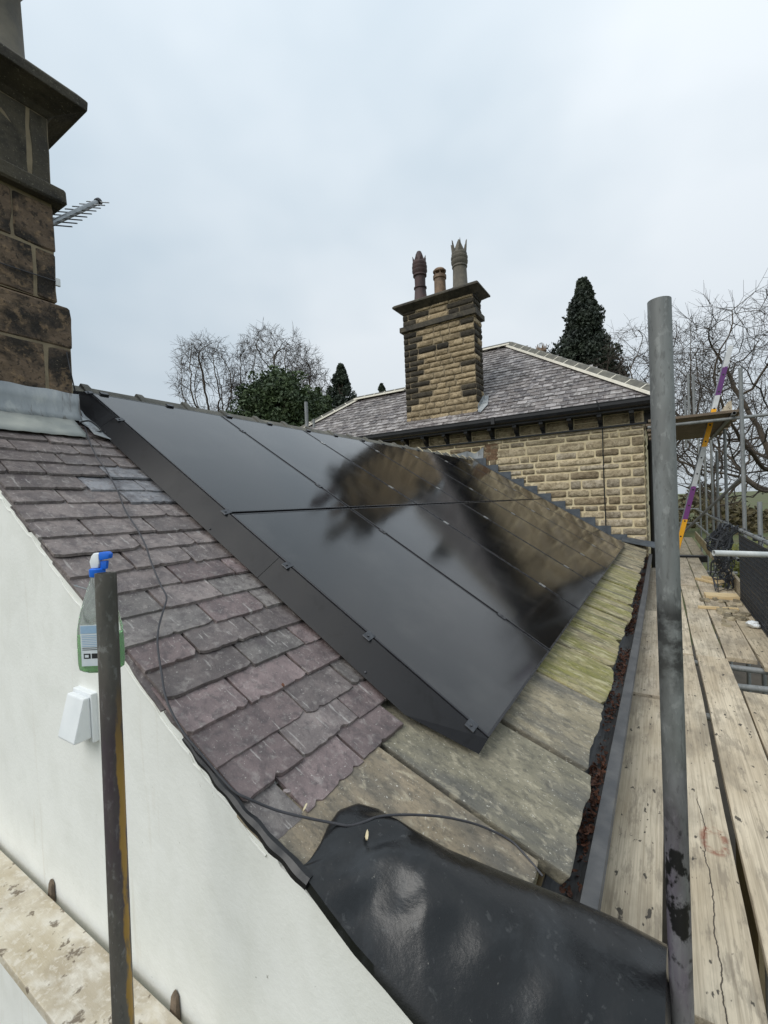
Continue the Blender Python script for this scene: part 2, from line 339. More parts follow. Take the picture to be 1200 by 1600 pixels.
def slate_mesh(y0, y1, L, t, seed, cl, cr):
    # local frame: x up the slope from the tail, y along the course, z out of the roof; irregular dressed tail
    r = random.Random(seed); W = y1-y0; k = max(6, int(W/0.016)); tail = []
    a1, a2 = r.uniform(0, 6), r.uniform(0, 6)
    for i in range(k+1):
        u = i/k; d = 0.0012*math.sin(a1+u*4)+0.0010*math.sin(a2+u*17)+r.uniform(-0.0012, 0.0012)
        if r.random() < 0.05: d += r.uniform(0.005, 0.014)
        e = 0.0
        if u < 0.08: e = cl*(1-u/0.08)
        if u > 0.92: e = cr*((u-0.92)/0.08)
        tail.append((d+e, y0+W*u))
    sd = [(L*f, y1+r.uniform(-0.003, 0.003)-0.004*f) for f in (0.3, 0.6, 1.0)]
    sd2 = [(L*f, y0+r.uniform(-0.003, 0.003)+0.004*f) for f in (1.0, 0.6, 0.3)]
    lp = tail+sd+sd2; m = len(lp)
    v = [(x, y, 0.0) for x, y in lp]+[(x-0.0035*(1 if i <= k else 0), y, -t) for i, (x, y) in enumerate(lp)]
    return v, [tuple(range(m)), tuple(range(2*m-1, m-1, -1))]+[(i, m+i, m+(i+1) % m, (i+1) % m) for i in range(m)]
def put_slate(parent, s, y0, y1, L, t, al, off, seed, color, mat, cl=0.0, cr=0.0):
    v, f = slate_mesh(-(y1-y0)/2, (y1-y0)/2, L, t, seed, cl, cr)
    me = bpy.data.meshes.new('slate'); me.from_pydata(v, [], f); me.update()
    o = link('slate', me, mat, parent, RP(s, (y0+y1)/2, off))
    X = Vector(-DS*math.cos(al)-NR*math.sin(al)); Yv = Vector((0,1,0)); Zv = X.cross(Yv)
    if Zv.dot(Vector(NR)) < 0: Yv = -Yv; Zv = X.cross(Yv)
    o.rotation_euler = Matrix((X, Yv, Zv)).transposed().to_euler(); o.color = color
    return o
cs = []
for c in COURSES:
    p = [SY(roof(c[i], c[i+1], OFF)) for i in range(0, len(c), 2)]; cs.append(p)
rs = random.Random(5)
for ci, p in enumerate(cs):
    sm_ = float(np.mean([q[0] for q in p])); e = 0.142
    ys = [-0.868] + [q[1] for q in p[1:-1]] + [max(p[-1][1], -0.02)+0.16]
    if ci < 1: ys[-1] = -0.135
    for k in range(len(ys)-1):
        if ys[k+1]-ys[k] < 0.03: continue
        sk = (p[k][0]+p[k+1][0])/2 if ci > 0 else p[k][0]
        sk = sm_*0.4+sk*0.6+rs.uniform(-0.005, 0.005)
        if (ci, k) in BLUE: colr = (0.66, 0.75, 0.83, 1)
        else:
            b = rs.uniform(0.36, 0.68); h = rs.random()
            colr = (b*1.02, b*0.88, b*0.89, 1) if h < 0.40 else ((b*1.02, b*0.965, b*0.95, 1) if h < 0.72 else (b*1.08, b*1.10, b*1.07, 1))
            if ci > 8: colr = (b*1.02, b*0.965, b*0.94, 1)
        left_over = rs.uniform(-0.010, 0.012) if k == 0 else 0.003
        put_slate(rf, sk, ys[k]+left_over, ys[k+1]-0.005, 0.29 if ci > 0 else 0.28, rs.uniform(0.010, 0.016), 0.085+rs.uniform(-0.014, 0.014), OFF+rs.uniform(-0.001, 0.005),
                  ci*31+k, colr, MT['slate'], cl=rs.choice([0, 0, 0.012, 0.022]), cr=rs.choice([0, 0, 0, 0.012]))
# two more courses below the flashing and undercloak slates along the verge
for ci in range(2):
    s_ = -2.985-0.142*ci
    for y0, y1 in ((-0.868, -0.6), (-0.597, -0.36), (-0.357, 0.1)):
        put_slate(rf, s_, y0, y1, 0.28, 0.010, 0.075, OFF, 900+ci*7+int(y0*100), (0.78,0.72,0.72,1), MT['slate'])
s = -3.5
while s < -0.36:
    L = rs.uniform(0.2, 0.42); s2 = min(s+L, -0.30)
    g = MB(); A = []; yv = -0.872+rs.uniform(-0.006, 0.008)
    for q in np.linspace(s, s2, 7): A.append((q, yv+rs.uniform(-0.005, 0.005)))
    A += [(s2, -0.74), (s, -0.74)]
    g.prism([RP(a, b, -0.150) for a, b in A], [RP(a, b, -0.157) for a, b in A])
    o = g.build('undercloak_slate', MT['slate'], rf); o.color = (0.42,0.40,0.40,1); s = s2+0.004
# ---- stone eaves slabs
SJ = [-0.86, -0.30, 0.285, 0.955, 1.56, 2.21, 2.86, 3.52, 4.30, 4.98, 5.66, 6.35, 7.02, 7.70, 8.36, 8.985]
for i in range(len(SJ)-1):
    r = random.Random(40+i); y0, y1 = SJ[i]+0.013+r.uniform(0, 0.008), SJ[i+1]-0.013-r.uniform(0, 0.008); W = y1-y0
    th = r.uniform(0.045, 0.060); tt = 0.672+r.uniform(-0.020, 0.020); lift = r.uniform(-0.012, 0.012)
    if i == 0: tt = 0.60; lift = 0.006
    if i == 1: lift = -0.004
    if i == 2: lift = 0.004
    k = 12; A = []; B = []
    for j in range(k+1):
        u = j/k; d = tt+0.004*math.sin(u*9+i)+r.uniform(-0.006, 0.004)-(0.03 if j in (0, k) and r.random() < 0.5 else 0)
        A.append((d, y0+W*u)); B.append((d-0.012+r.uniform(-0.006, 0.006), y0+W*u))
    up = [(-0.16, y1-0.004), (-0.16, y0+0.004)]
    sk_ = 0.018*r.uniform(-1, 1)
    A += [(tt*0.6, y1+0.004*r.uniform(-1,1))] + up + [(tt*0.3, y0+r.uniform(-0.004, 0.004))]; B += [(tt*0.6, y1)] + up + [(tt*0.3, y0)]
    if i == 0:
        A = [(-0.16, -0.855), (0.11, -0.855), (0.16, -0.80), (0.24, -0.72), (0.40, -0.57), (0.52, -0.49), (0.60, -0.44), (0.605, -0.38), (0.598, y1), (0.3, y1-0.003), (-0.16, y1)]; B = list(A); sk_ = 0.0
    def zoff(t_, y_): return lift + 0.008*(t_/0.65) + sk_*((y_-y0)/W-0.5)*0.4
    g = MB().prism([SP(a, b, zoff(a, b)) for a, b in A], [SP(a, b, zoff(a, b)-th) for a, b in B])
    o = g.build('eaves_slab', MT['slab_moss'] if 3 <= i <= 9 else (MT['slab_plain'] if i < 3 else MT['slab']), rf, bevel=0.007)
    b = r.uniform(0.80, 1.0); o.color = (b, b*r.uniform(0.96, 1.0), b*r.uniform(0.93, 1.0), 1)
    if i == 0: o.color = (0.80, 0.74, 0.68, 1)
    if i == 1: o.color = (0.68, 0.70, 0.67, 1)
    if i == 2: o.color = (0.84, 0.82, 0.74, 1)
# second layer of stone under the slab ends and bedding
for i in range(14):
    y0 = -0.36+i*0.67; r = random.Random(70+i)
    g = MB(); A = [(0.30, y0), (0.605+r.uniform(-0.02, 0.015), y0), (0.605+r.uniform(-0.02, 0.015), y0+0.66), (0.30, y0+0.66)]
    g.prism([SP(a, b, -0.062) for a, b in A], [SP(a, b, -0.100) for a, b in A])
    o = g.build('under_slab', MT['slab'], rf); o.color = (0.62,0.62,0.56,1)
# ---- ridge tiles with collars
for i in range(21):
    y0 = -0.30+i*0.445; r = random.Random(200+i); g = MB()
    zt = rz(RX, -0.105)+r.uniform(-0.004, 0.006)
    def prof(h, wd): return [(RX-wd, zt-wd*math.tan(TH)), (RX-0.05, zt+h-0.035), (RX, zt+h), (RX+0.05, zt+h-0.035), (RX+wd, zt-wd*math.tan(TH)), (RX+wd-0.02, zt-wd*math.tan(TH)-0.02), (RX, zt+h-0.05), (RX-wd+0.02, zt-wd*math.tan(TH)-0.02)]
    a, b = prof(0.035, 0.16), prof(0.035, 0.16)
    g.prism([(x, y0+0.004, z) for x, z in a], [(x, y0+0.43, z) for x, z in b])
    c = prof(0.060, 0.17); g.prism([(x, y0+0.385, z) for x, z in c], [(x, y0+0.445, z) for x, z in c])
    g.build('ridge_tile', MT['ridge'], rf, bevel=0.008)
    if i > 12:
        g = MB(); c = prof(0.066, 0.19); g.prism([(x, y0+0.43, z) for x, z in c], [(x, y0+0.458, z) for x, z in c]); g.build('mortar_joint', MT['mortar'], rf)
# ---- gutter, half round cast iron
GX, GZ0, GR = 0.312, -0.290, 0.060
g = MB(); pr_ = []
for k in range(11):
    a = math.pi+math.pi*k/10; pr_.append((GX+GR*math.cos(a), GZ0+GR*1.05*math.sin(a)))
pi_ = [(GX+(GR-0.006)*math.cos(math.pi+math.pi*k/10), GZ0+(GR-0.006)*1.05*math.sin(math.pi+math.pi*k/10)) for k in range(10, -1, -1)]
lipA = [(GX+GR+0.020, GZ0-0.020), (GX+GR+0.046, GZ0-0.016), (GX+GR+0.050, GZ0-0.004), (GX+GR+0.044, GZ0+0.007), (GX+GR-0.004, GZ0+0.011), (GX+GR-0.006, GZ0+0.002)]
lp = pr_+lipA+pi_
def gy(y): return 0.006*math.sin((y-0.5)*0.45)
yy = np.linspace(-0.52, 8.9, 16); B = 0
for q in range(len(yy)-1):
    g.prism([(x+gy(yy[q]), yy[q], z+0.003*math.sin(yy[q]*2)) for x, z in lp], [(x+gy(yy[q+1]), yy[q+1], z+0.003*math.sin(yy[q+1]*2)) for x, z in lp])
go = g.build('gutter', MT['gutter'], cot)
for q in range(10):
    y = 0.25+q*0.93; g = MB(); b = [(GX+(GR+0.004)*math.cos(math.pi*(1+k/8)), GZ0+(GR+0.004)*1.05*math.sin(math.pi*(1+k/8))) for k in range(9)]
    b2 = [(GX+(GR+0.014)*math.cos(math.pi*(1+k/8)), GZ0+(GR+0.014)*1.05*math.sin(math.pi*(1+k/8))) for k in range(8, -1, -1)]
    g.prism([(x, y, z) for x, z in b+b2], [(x, y+0.04, z) for x, z in b+b2]); g.build('gutter_bracket', MT['blackpaint'], go)
# ---- leaves in the gutter (nobody could count them)
MT['leaf'] = M('dead_leaf', (58,38,29), (108,68,48), sc=60, rough=(0.6,0.85), bump=0.1, rnd=False, coord='World')
g = MB(); r = random.Random(3)
for q in range(2600):
    y = -0.45+9.2*r.random()**1.4
    dens = mnoise.noise(Vector((y*1.7, 0, 3)))
    if dens < 0.02-0.25*r.random()**3: continue
    x = GX+r.uniform(-0.02, 0.045); z = GZ0-0.050+r.uniform(0, 0.034)
    L, Wd = r.uniform(0.007, 0.017), r.uniform(0.004, 0.010)
    m = Matrix.Rotation(r.uniform(0, 6.28), 3, 'Z') @ Matrix.Rotation(r.uniform(-0.9, 0.9), 3, 'X') @ Matrix.Rotation(r.uniform(-0.7, 0.7), 3, 'Y')
    c = Vector((x, y, z)); k = r.uniform(0.002, 0.008)
    vs_ = [c+m @ Vector(p) for p in ((-L,0,k), (-L*0.3,Wd,0), (L*0.5,Wd*0.8,0), (L,0,k), (L*0.5,-Wd*0.8,0), (-L*0.3,-Wd,0), (0,0,-k*0.5))]
    g.add(vs_, [(6,0,1), (6,1,2), (6,2,3), (6,3,4), (6,4,5), (6,5,0)])
tag(g.build('dead_leaves', MT['leaf']), 'brown dead leaves lying in the black gutter', 'leaves', kind='stuff')

# ================================================================== SOLAR PANELS
PW, PH, GP = 1.1375, 1.7416, 0.02
ROWN = {0: 'lower', 1: 'upper'}
ORD = ['first', 'second', 'third', 'fourth', 'fifth', 'sixth', 'seventh']
for row in range(2):
    for c in range(7):
        y0 = c*(PW+GP); y1 = y0+PW; s1 = -row*(PH+GP); s0 = s1-PH
        if c == 6: y1 -= 0.10
        if row == 1 and c == 0: lab = 'black solar panel in upper row beside the tall sooty chimney'
        elif c == 6: lab = 'black solar panel at the stone wall end of the %s row' % ROWN[row]
        elif c == 0: lab = 'black solar panel at the skirt end of the lower row above the eaves slabs'
        else: lab = 'black solar panel, %s from the skirt end of the %s row' % (ORD[c], ROWN[row])
        org = RP((s0+s1)/2, (y0+y1)/2, -0.035)
        T = thing('solar_panel', org, lab, 'solar panel', 'solar panels on the slate roof')
        g = MB(); b = 0.011
        def bar(a0, a1, c0, c1, o0=-0.035, o1=0.0): 
            A = [(a0, c0), (a1, c0), (a1, c1), (a0, c1)]; g.prism([RP(p, q, o0) for p, q in A], [RP(p, q, o1) for p, q in A])
        bar(s0, s1, y0, y0+b); bar(s0, s1, y1-b, y1); bar(s0, s0+b, y0+b, y1-b); bar(s1-b, s1, y0+b, y1-b)
        g.build('frame', MT['frame'], T, bevel=0.0012, seg=1)
        g = MB(); A = [(s0+b, y0+b), (s1-b, y0+b), (s1-b, y1-b), (s0+b, y1-b)]
        g.prism([RP(p, q, -0.008) for p, q in A], [RP(p, q, -0.0015) for p, q in A]); g.build('glass', MT['glass'], T)
        # mid clamps towards the next panel
        if c < 6:
            for f in (0.2, 0.8):
                sc_ = s0+PH*f; g = MB(); A = [(sc_-0.03, y1-0.010), (sc_+0.03, y1-0.010), (sc_+0.03, y1+GP+0.010), (sc_-0.03, y1+GP+0.010)]
                g.prism([RP(p, q, 0.0005) for p, q in A], [RP(p, q, 0.004) for p, q in A])
                g.lathe(RP(sc_, y1+GP/2, 0.004), [(0.007, 0), (0.007, 0.004)], 8, tuple(NR))
                g.build('mid_clamp', MT['clamp_bright'] if c > 0 else MT['clamp'], T, bevel=0.001, seg=1)
        if row == 1:
            for f in (0.08, 0.55):
                yc = y0+PW*f; g = MB(); A = [(s0-0.025, yc-0.03), (s0+0.012, yc-0.03), (s0+0.012, yc+0.03), (s0-0.025, yc+0.03)]
                g.prism([RP(p, q, 0.0005) for p, q in A], [RP(p, q, 0.012) for p, q in A]); g.build('end_clamp', MT['clamp'], T, bevel=0.002, seg=1)
# side skirt
T = thing('edge_skirt', RP(-1.8, -0.06, -0.12), 'long dark grey metal edge skirt closing the side of the solar panels', 'skirt')
def skirt_plate(pts):
    A = [RP(*p) for p in pts]; nrm = np.cross(A[1]-A[0], A[2]-A[0]); nrm = nrm/np.linalg.norm(nrm)*0.0025
    return MB().prism(A, [a+nrm for a in A])
YT, OT, YB, OB = -0.012, -0.003, -0.112, -0.113
for pts in ([(-3.52, YT, OT), (-3.085, YT, OT), (-3.085, YB, OB), (-3.80, YB+0.03, OB)],
            [(-3.082, YT, OT), (-1.30, YT, OT), (-1.30, YB, OB), (-3.082, YB, OB)],
            [(-1.297, YT, OT), (0.0, YT, OT), (0.004, YT-0.034, -0.060), (-0.31, YB, OB), (-1.297, YB, OB)]):
    skirt_plate(pts).build('skirt_plate', MT['skirt'], T)
g = MB(); A = [(-3.51, -0.013), (0.0, -0.013), (0.0, -0.003), (-3.51, -0.003)]
g.prism([RP(p, q, -0.034) for p, q in A], [RP(p, q, -0.006) for p, q in A]); g.build('skirt_flange', MT['frame'], T)
for (px, py) in ((137,612), (189,655), (353,799), (450,882), (578,992), (740,1129)):
    s_, y_ = SY(roof(px, py, 0.0)); g = MB(); A = [(s_-0.022, -0.036), (s_+0.022, -0.036), (s_+0.022, 0.010), (s_-0.022, 0.010)]
    g.prism([RP(p, q, 0.001 if q > 0 else -0.012) for p, q in A], [RP(p, q, 0.005 if q > 0 else -0.007) for p, q in A])
    g.lathe(RP(s_, -0.018, -0.004), [(0.006, 0), (0.006, 0.006), (0.003, 0.0065)], 8, tuple(NR))
    g.build('clip', MT['clamp'], T, bevel=0.001, seg=1)
for s_ in (-3.0, -1.75, -0.55):
    P = RP(s_, YB+0.012, OB+0.014); g = MB().lathe(P, [(0.006,0), (0.006,0.003), (0.003,0.005)], 8, (0.0,-0.75,0.66)); g.build('rivet', MT['clamp'], T)

# ================================================================== MEMBRANE over the kneeler stone at the eaves corner
far_px = [(480,1352), (500,1318), (514,1286), (530,1264), (560,1253), (592,1262), (640,1293), (700,1326), (790,1362), (880,1397), (965,1433), (1043,1474)]
far_h = [0.012, 0.012, 0.013, 0.016, 0.020, 0.022, 0.040, 0.055, 0.075, 0.09, 0.10, 0.11]
FAR = []
for (a, b), h in zip(far_px, far_h):
    P = slab(a, b, h) if a > 470 else roof(a, b, OFF+h); FAR.append(P)
NEAR = [np.array(p) for p in ((-0.215,-0.865,0.020), (-0.200,-0.872,0.012), (-0.182,-0.874,0.004), (-0.160,-0.876,-0.008), (-0.130,-0.878,-0.024), (-0.095,-0.880,-0.044),
                              (-0.03,-0.882,-0.082), (0.05,-0.876,-0.128), (0.17,-0.872,-0.196), (0.30,-0.872,-0.270), (0.44,-0.875,-0.345), (0.575,-0.880,-0.42))]
def resample(P, n):
    P = np.array(P); d = np.r_[0, np.cumsum(np.linalg.norm(np.diff(P, axis=0), axis=1))]; d /= d[-1]; u = np.linspace(0, 1, n)
    return np.stack([np.interp(u, d, P[:, k]) for k in range(3)], -1)
n1, n2 = 90, 46
A = resample(FAR, n1); B = resample(NEAR, n1)
g = MB()
for i in range(n1):
    u = i/(n1-1)
    for j in range(n2):
        v = j/(n2-1); P = A[i]*(1-v)+B[i]*v
        hump = 0.098*min(1, max(0.15, (u-0.05)/0.4))*math.sin(math.pi*v**0.9)*min(1, u*10)
        wr = 0.007*mnoise.noise(Vector((P[0]*5, P[1]*7, 1)))+0.003*mnoise.noise(Vector((P[0]*13, P[1]*17, 5)))
        fold = math.sin((P[0]*0.9-P[1]*1.1)*34+2*mnoise.noise(Vector((P[0]*6, P[1]*6, 8)))); rid = math.exp(-((P[0]+0.08)/0.07)**2)*0.012*fold + 0.007*math.exp(-((v-0.62)/0.10)**2)*math.sin(P[0]*46+5*v)
        edge = min(1, v*10, (1-v)*10)
        P = P + np.array([0, 0, hump]) + NS*(wr+rid)*edge
        if v < 0.05: P = P - NS*0.004*(1-v/0.05)
        g.v.append(tuple(P))
for i in range(n1-1):
    for j in range(n2-1): a = i*n2+j; g.f.append((a, a+1, a+n2+1, a+n2))
# skirts: down the far side, the right end and over the wall
def drop(idx, vec):
    b = len(g.v)
    for k in idx: g.v.append(tuple(np.array(g.v[k])+vec))
    for q in range(len(idx)-1): g.f.append((idx[q], idx[q+1], b+q+1, b+q))
    return list(range(b, b+len(idx)))
farI = [i*n2 for i in range(n1)]; nearI = [i*n2+n2-1 for i in range(n1)]; rightI = [(n1-1)*n2+j for j in range(n2)]
b = len(g.v)
for k, i in enumerate(farI): g.v.append(tuple(np.array(g.v[i])+np.array([0, -0.004, -0.02-0.14*max(0, (k/(n1-1)-0.3)/0.7)])))
for q in range(n1-1): g.f.append((farI[q], farI[q+1], b+q+1, b+q))
d1 = drop(rightI, np.array([0.008, 0, -0.06])); drop(d1, np.array([-0.002, 0, -0.16]))
d2 = drop(nearI, np.array([0.0, -0.006, -0.022])); drop(d2, np.array([0, 0.012, -0.016]))
mo = g.build('roofing_membrane', MT['membrane'], smooth=True)
tag(mo, 'glossy black waterproof membrane draped over the eaves corner stone', 'membrane')
# the kneeler stone under it
K = [(-0.16,-0.06), (0.57,-0.34), (0.57,-0.62), (0.10,-0.62)]
g = MB().prism([(x, WY+0.01, z) for x, z in K], [(x, -0.50, z) for x, z in K]); g.build('kneeler_stone', MT['cdark'], cot)
# fold edge of membrane strip running up the verge
r = random.Random(9); P_ = []
for q in range(40):
    f = q/39; s_ = -0.70+0.555*f; P_.append(RP(s_, -0.872+0.002*math.sin(q*0.8), -0.156+0.058*f**2))
MB().tube(P_, [0.006+0.013*(q/39)**0.8+0.0015*math.sin(q*1.1) for q in range(40)], 7).build('membrane_strip', MT['blackpaint'], mo, smooth=True)

# ================================================================== CABLE down the roof
CP = [(121,627), (132,664), (139,688), (152,716), (165,733), (184,768), (196,798), (216,830), (228,854), (236,878), (250,912), (260,932), (257,948), (249,975), (246,1000),
      (248,1024), (253,1056), (257,1082), (266,1108), (286,1144), (314,1178), (348,1218), (368,1238), (388,1248), (432,1266), (480,1278), (520,1286)]
pts = [onX(104, 550, -2.775), onX(107, 566, -2.770), onX(113, 592, -2.755)]
CPN = [roof(a, b, OFF+0.018 if k > 0 else OFF+0.06) for k, (a, b) in enumerate(CP)]
from mathutils.bvhtree import BVHTree
mbv = BVHTree.FromPolygons([Vector(v)+Vector(ORG[mo.name]) for v in [tuple(q.co) for q in mo.data.vertices]], [tuple(q.vertices) for q in mo.data.polygons])
def over(px, py, h):
    Q = slab(px, py, h); v = Vector(ray(px, py)); hit = mbv.ray_cast(Vector(CAM), v.normalized())
    if hit[0] is not None and (hit[0]-Vector(CAM)).length < np.linalg.norm(Q-CAM): return np.array(hit[0]-v.normalized()*0.008)
    return Q
pts += CPN[:-3] + [over(a, b, h) for a, b, h in ((432,1266,0.030), (480,1278,0.034), (520,1286,0.036))]
pts += [over(a, b, h) for a, b, h in ((546,1290,0.045), (570,1284,0.055), (592,1276,0.062), (630,1273,0.065), (680,1275,0.055), (717,1281,0.045), (755,1292,0.025), (797,1313,0.016), (822,1338,0.014), (848,1369,0.012))]
def smooth(P, n=6):
    P = [np.array(p) for p in P]; o = []
    for i in range(len(P)-1):
        p0, p1, p2, p3 = P[max(i-1,0)], P[i], P[i+1], P[min(i+2, len(P)-1)]
        for k in range(n):
            t = k/n; o.append(0.5*((2*p1)+(-p0+p2)*t+(2*p0-5*p1+4*p2-p3)*t*t+(-p0+3*p1-3*p2+p3)*t**3))
    return o+[P[-1]]
g = MB().tube(smooth(pts), 0.0037, 8)
tag(g.build('black_cable', MT['cable'], smooth=True), 'thin black cable snaking down the slates and over the membrane', 'cable')
# flakes lying on the roof
for k, (px, py, L, W_, colr) in enumerate(((448,1237,0.026,0.012,'slate'), (442,1071,0.010,0.018,'leaf'), (573,1306,0.030,0.009,'mortar'), (476,1262,0.030,0.006,'mortar'))):
    P = roof(px, py, OFF+0.016) if px < 560 else over(px, py, 0.0)
    g = MB(); r = random.Random(k); A = [(L*math.cos(a)*r.uniform(0.8,1.1)*0.5, W_*math.sin(a)*r.uniform(0.8,1.2)*0.5) for a in np.linspace(0, 5.4, 7)]
    an = r.uniform(0, 3) if k else 0.9; A = [(x*math.cos(an)-y*math.sin(an), x*math.sin(an)+y*math.cos(an)) for x, y in A]
    nn, dd = (NR, DS) if px < 560 else (NS, DSS)
    g.prism([P+dd*x+np.array([0,y,0]) for x, y in A], [P+dd*x+np.array([0,y,0])+nn*0.005 for x, y in A])
    o = g.build(['slate_chip','orange_fragment','pale_stone_chip','mortar_flake'][k], MT[colr]); o.color = (1.0,0.95,0.95,1)
    tag(o, ['small broken slate chip lying beside a purple slate near the cable', 'tiny orange brown fragment on a grey slate near the skirt', 'pale stone chip lying on the black membrane', 'thin pale mortar flake lying by the lowest slate'][k], ['chip','fragment','chip','flake'][k])

# ================================================================== NEAR CHIMNEY (tall, sooty)
XC = -2.84
ch = thing('chimney_stack', (-3.32, -0.55, 1.0), 'tall sooty gritstone chimney stack with stepped cap and lead flashing', 'chimney')
YE, YB0 = -0.245, -0.83                       # far and near ends of the shaft
g = MB().box((2*RX-XC+0.03, YB0+0.02, 2.40), (XC-0.005, YE-0.005, 3.70)).box((2*RX-XC-0.04, YB0+0.02, 0.9), (XC+0.046, YE+0.045, 2.36)); g.build('core', MT['mortar_old'], ch)
def block(name, a, b, mat, parent, seed, colr=(1,1,1,1), amp=0.010, bev=0.012):
    # rough block: subdivided box with dressed, uneven faces
    me = bpy.data.meshes.new(name); bm = bmesh.new(); bmesh.ops.create_cube(bm, size=1.0)
    a, b = np.array(a, float), np.array(b, float); c = (a+b)/2; d = b-a
    for v in bm.verts: v.co = Vector((v.co[0]*d[0], v.co[1]*d[1], v.co[2]*d[2]))
    bmesh.ops.bevel(bm, geom=list(bm.edges), offset=bev, segments=1, affect='EDGES')
    bmesh.ops.subdivide_edges(bm, edges=[e for e in bm.edges if e.calc_length() > 0.08], cuts=3, use_grid_fill=True)
    for v in bm.verts:
        p = Vector(c)+v.co
        v.co += Vector([mnoise.noise(p*9+Vector((seed*3.1, k*7.7, 0))) for k in range(3)])*amp
    bm.to_mesh(me); bm.free(); o = link(name, me, mat, parent, c); o.color = colr; return o
def zX(py, px=88): return float(onX(px, py, XC)[2])
def yX(px, py, x=XC): return float(onX(px, py, x)[1])
# courses: (z0, z1, joints along Y, x proud, y proud)
j = 0.008
crs = [(1.40, 2.085, [yX(68,580)], 0.05, 0.05, 'cstone'), (2.085, 2.375, [], 0.055, 0.055, 'cstone'), (2.395, 2.735, [yX(55,430)], 0.0, 0.0, 'cstone'),
       (2.735, 3.045, [yX(20,340)], 0.005, 0.003, 'cstone'), (3.165, 3.64, [yX(45,215)], 0.0, 0.0, 'cdark')]
k = 0
for z0, z1, js, px_, py_, mt in crs:
    ys = [YB0-0.04] + js + [YE+py_]
    for q in range(len(ys)-1):
        block('stone', (2*RX-XC-px_, ys[q]+(j/2 if q else 0), z0+j/2), (XC+px_, ys[q+1]-(j/2 if q < len(ys)-2 else 0), z1-j/2), MT[mt], ch, k, (1,1,1,1)); k += 1
block('band', (2*RX-XC-0.07, YB0-0.10, 3.06), (XC+0.07, YE+0.06, 3.16), MT['cdark'], ch, 50, amp=0.005)
# plinth weathering
# cap: cavetto slab and weathered top
g = MB()
def ringr(x0, x1, y0, y1, z): return [(x0, y0, z), (x1, y0, z), (x1, y1, z), (x0, y1, z)]
lv = [(0.0, 3.63), (0.035, 3.66), (0.16, 3.70), (0.19, 3.705), (0.195, 3.765), (0.15, 3.81), (-0.06, 3.90)]
rings = [ringr(2*RX-XC-o, XC+o, YB0-o, YE+o*0.85, z) for o, z in lv]
for r_ in rings: g.v += r_
for q in range(len(rings)-1):
    for k2 in range(4): g.f.append((q*4+k2, q*4+(k2+1) % 4, (q+1)*4+(k2+1) % 4, (q+1)*4+k2))
g.f.append((3,2,1,0)); m = (len(rings)-1)*4; g.f.append((m, m+1, m+2, m+3))
g.build('cap', MT['cdark'], ch, bevel=0.008)
MT['pot_grey'] = M('grey_pot', (84,80,72), (112,106,94), sc=8, rough=(0.7,0.9), bump=0.3, bsc=40, stains=(((80,74,64), 6, (1,1,0.4), 0.5, 0.7, 0.6),))
g = MB().lathe((-2.95, -0.47, 3.84), [(0.17,0), (0.17,0.06), (0.145,0.10), (0.135,0.55), (0.165,0.60), (0.165,0.68), (0.12,0.70)], 24)
g.build('chimney_pot', MT['pot_grey'], ch, smooth=True)
# lead flashing: upstand, corner wrap and apron on the slates
g = MB(); z0 = 1.60
zu = 1.785; xf = XC+0.062; pl = []
ny = 22
for q in range(ny):
    y = YB0-0.02+(YE+0.075-(YB0-0.02))*q/(ny-1); xo = xf+0.0012*math.sin(q*1.1)
    prow = [(xo, y, zu+0.004*math.sin(q*0.9)), (xo+0.004, y, 1.71), (xf+0.010, y, rz(xf+0.01, OFF+0.045)), (xf+0.035, y, rz(xf+0.035, OFF+0.026))]
    g.v += prow
for q in range(ny-1):
    for k2 in range(3): g.f.append((q*4+k2, q*4+k2+1, q*4+5+k2, q*4+4+k2))
o = g.build('lead_upstand', MT['lead'], ch, smooth=True); o.modifiers.new('s', 'SOLIDIFY').thickness = 0.003
g = MB(); xs_ = [xf+0.030, xf+0.10, xf+0.17, xf+0.235]
for q in range(ny):
    y = YB0-0.02+(YE+0.02-(YB0-0.02))*q/(ny-1)
    for k2, x in enumerate(xs_):
        g.v.append((x+(0.006*math.sin(q*0.8) if k2 == 3 else 0), y, rz(x, OFF+0.026-0.004*k2+0.0015*math.sin(q*1.9+k2))))
for q in range(ny-1):
    for k2 in range(3): g.f.append((q*4+k2, q*4+k2+1, q*4+5+k2, q*4+4+k2))
o = g.build('lead_apron', MT['lead_apron'], ch, smooth=True); o.modifiers.new('s', 'SOLIDIFY').thickness = 0.003
g = MB()
ys_ = [YE+0.055, YE+0.10, YE+0.17, YE+0.20]; nx = 10
for q in range(nx):
    x = xf+0.22-0.75*q/(nx-1)
    for k2, y in enumerate(ys_): g.v.append((x+0.08*k2/3, y+0.006*math.sin(q*2), rz(x+0.08*k2/3, OFF+0.030-0.005*k2+0.004*math.sin(q*2.3+k2))))
for q in range(nx-1):
    for k2 in range(3): g.f.append((q*4+k2, q*4+k2+1, q*4+5+k2, q*4+4+k2))
o = g.build('lead_soaker', MT['lead'], ch, smooth=True); o.modifiers.new('s', 'SOLIDIFY').thickness = 0.003
# wire round the stack with its insulator clip
g = MB(); g.tube([(XC+0.012, -0.84, float(onX(0,412,XC)[2])), (XC+0.012, -0.50, float(onX(0,412,XC)[2])), (XC+0.014, YE+0.012, zX(441)), (XC-0.3, YE+0.012, zX(444))], 0.004, 6)
tag(g.build('aerial_wire', MT['cable']), 'thin dark wire strapped round the tall sooty chimney', 'wire')
MT['white_plastic'] = M('white_plastic', (222,226,228), (232,235,236), sc=8, rough=(0.35,0.5), bump=0.03)
g = MB().box((XC+0.004, YE-0.012, zX(448)), (XC+0.022, YE+0.016, zX(436))); tag(g.build('wire_clip', MT['white_plastic'], bevel=0.006), 'small white plastic clip holding the wire at the chimney corner', 'clip')
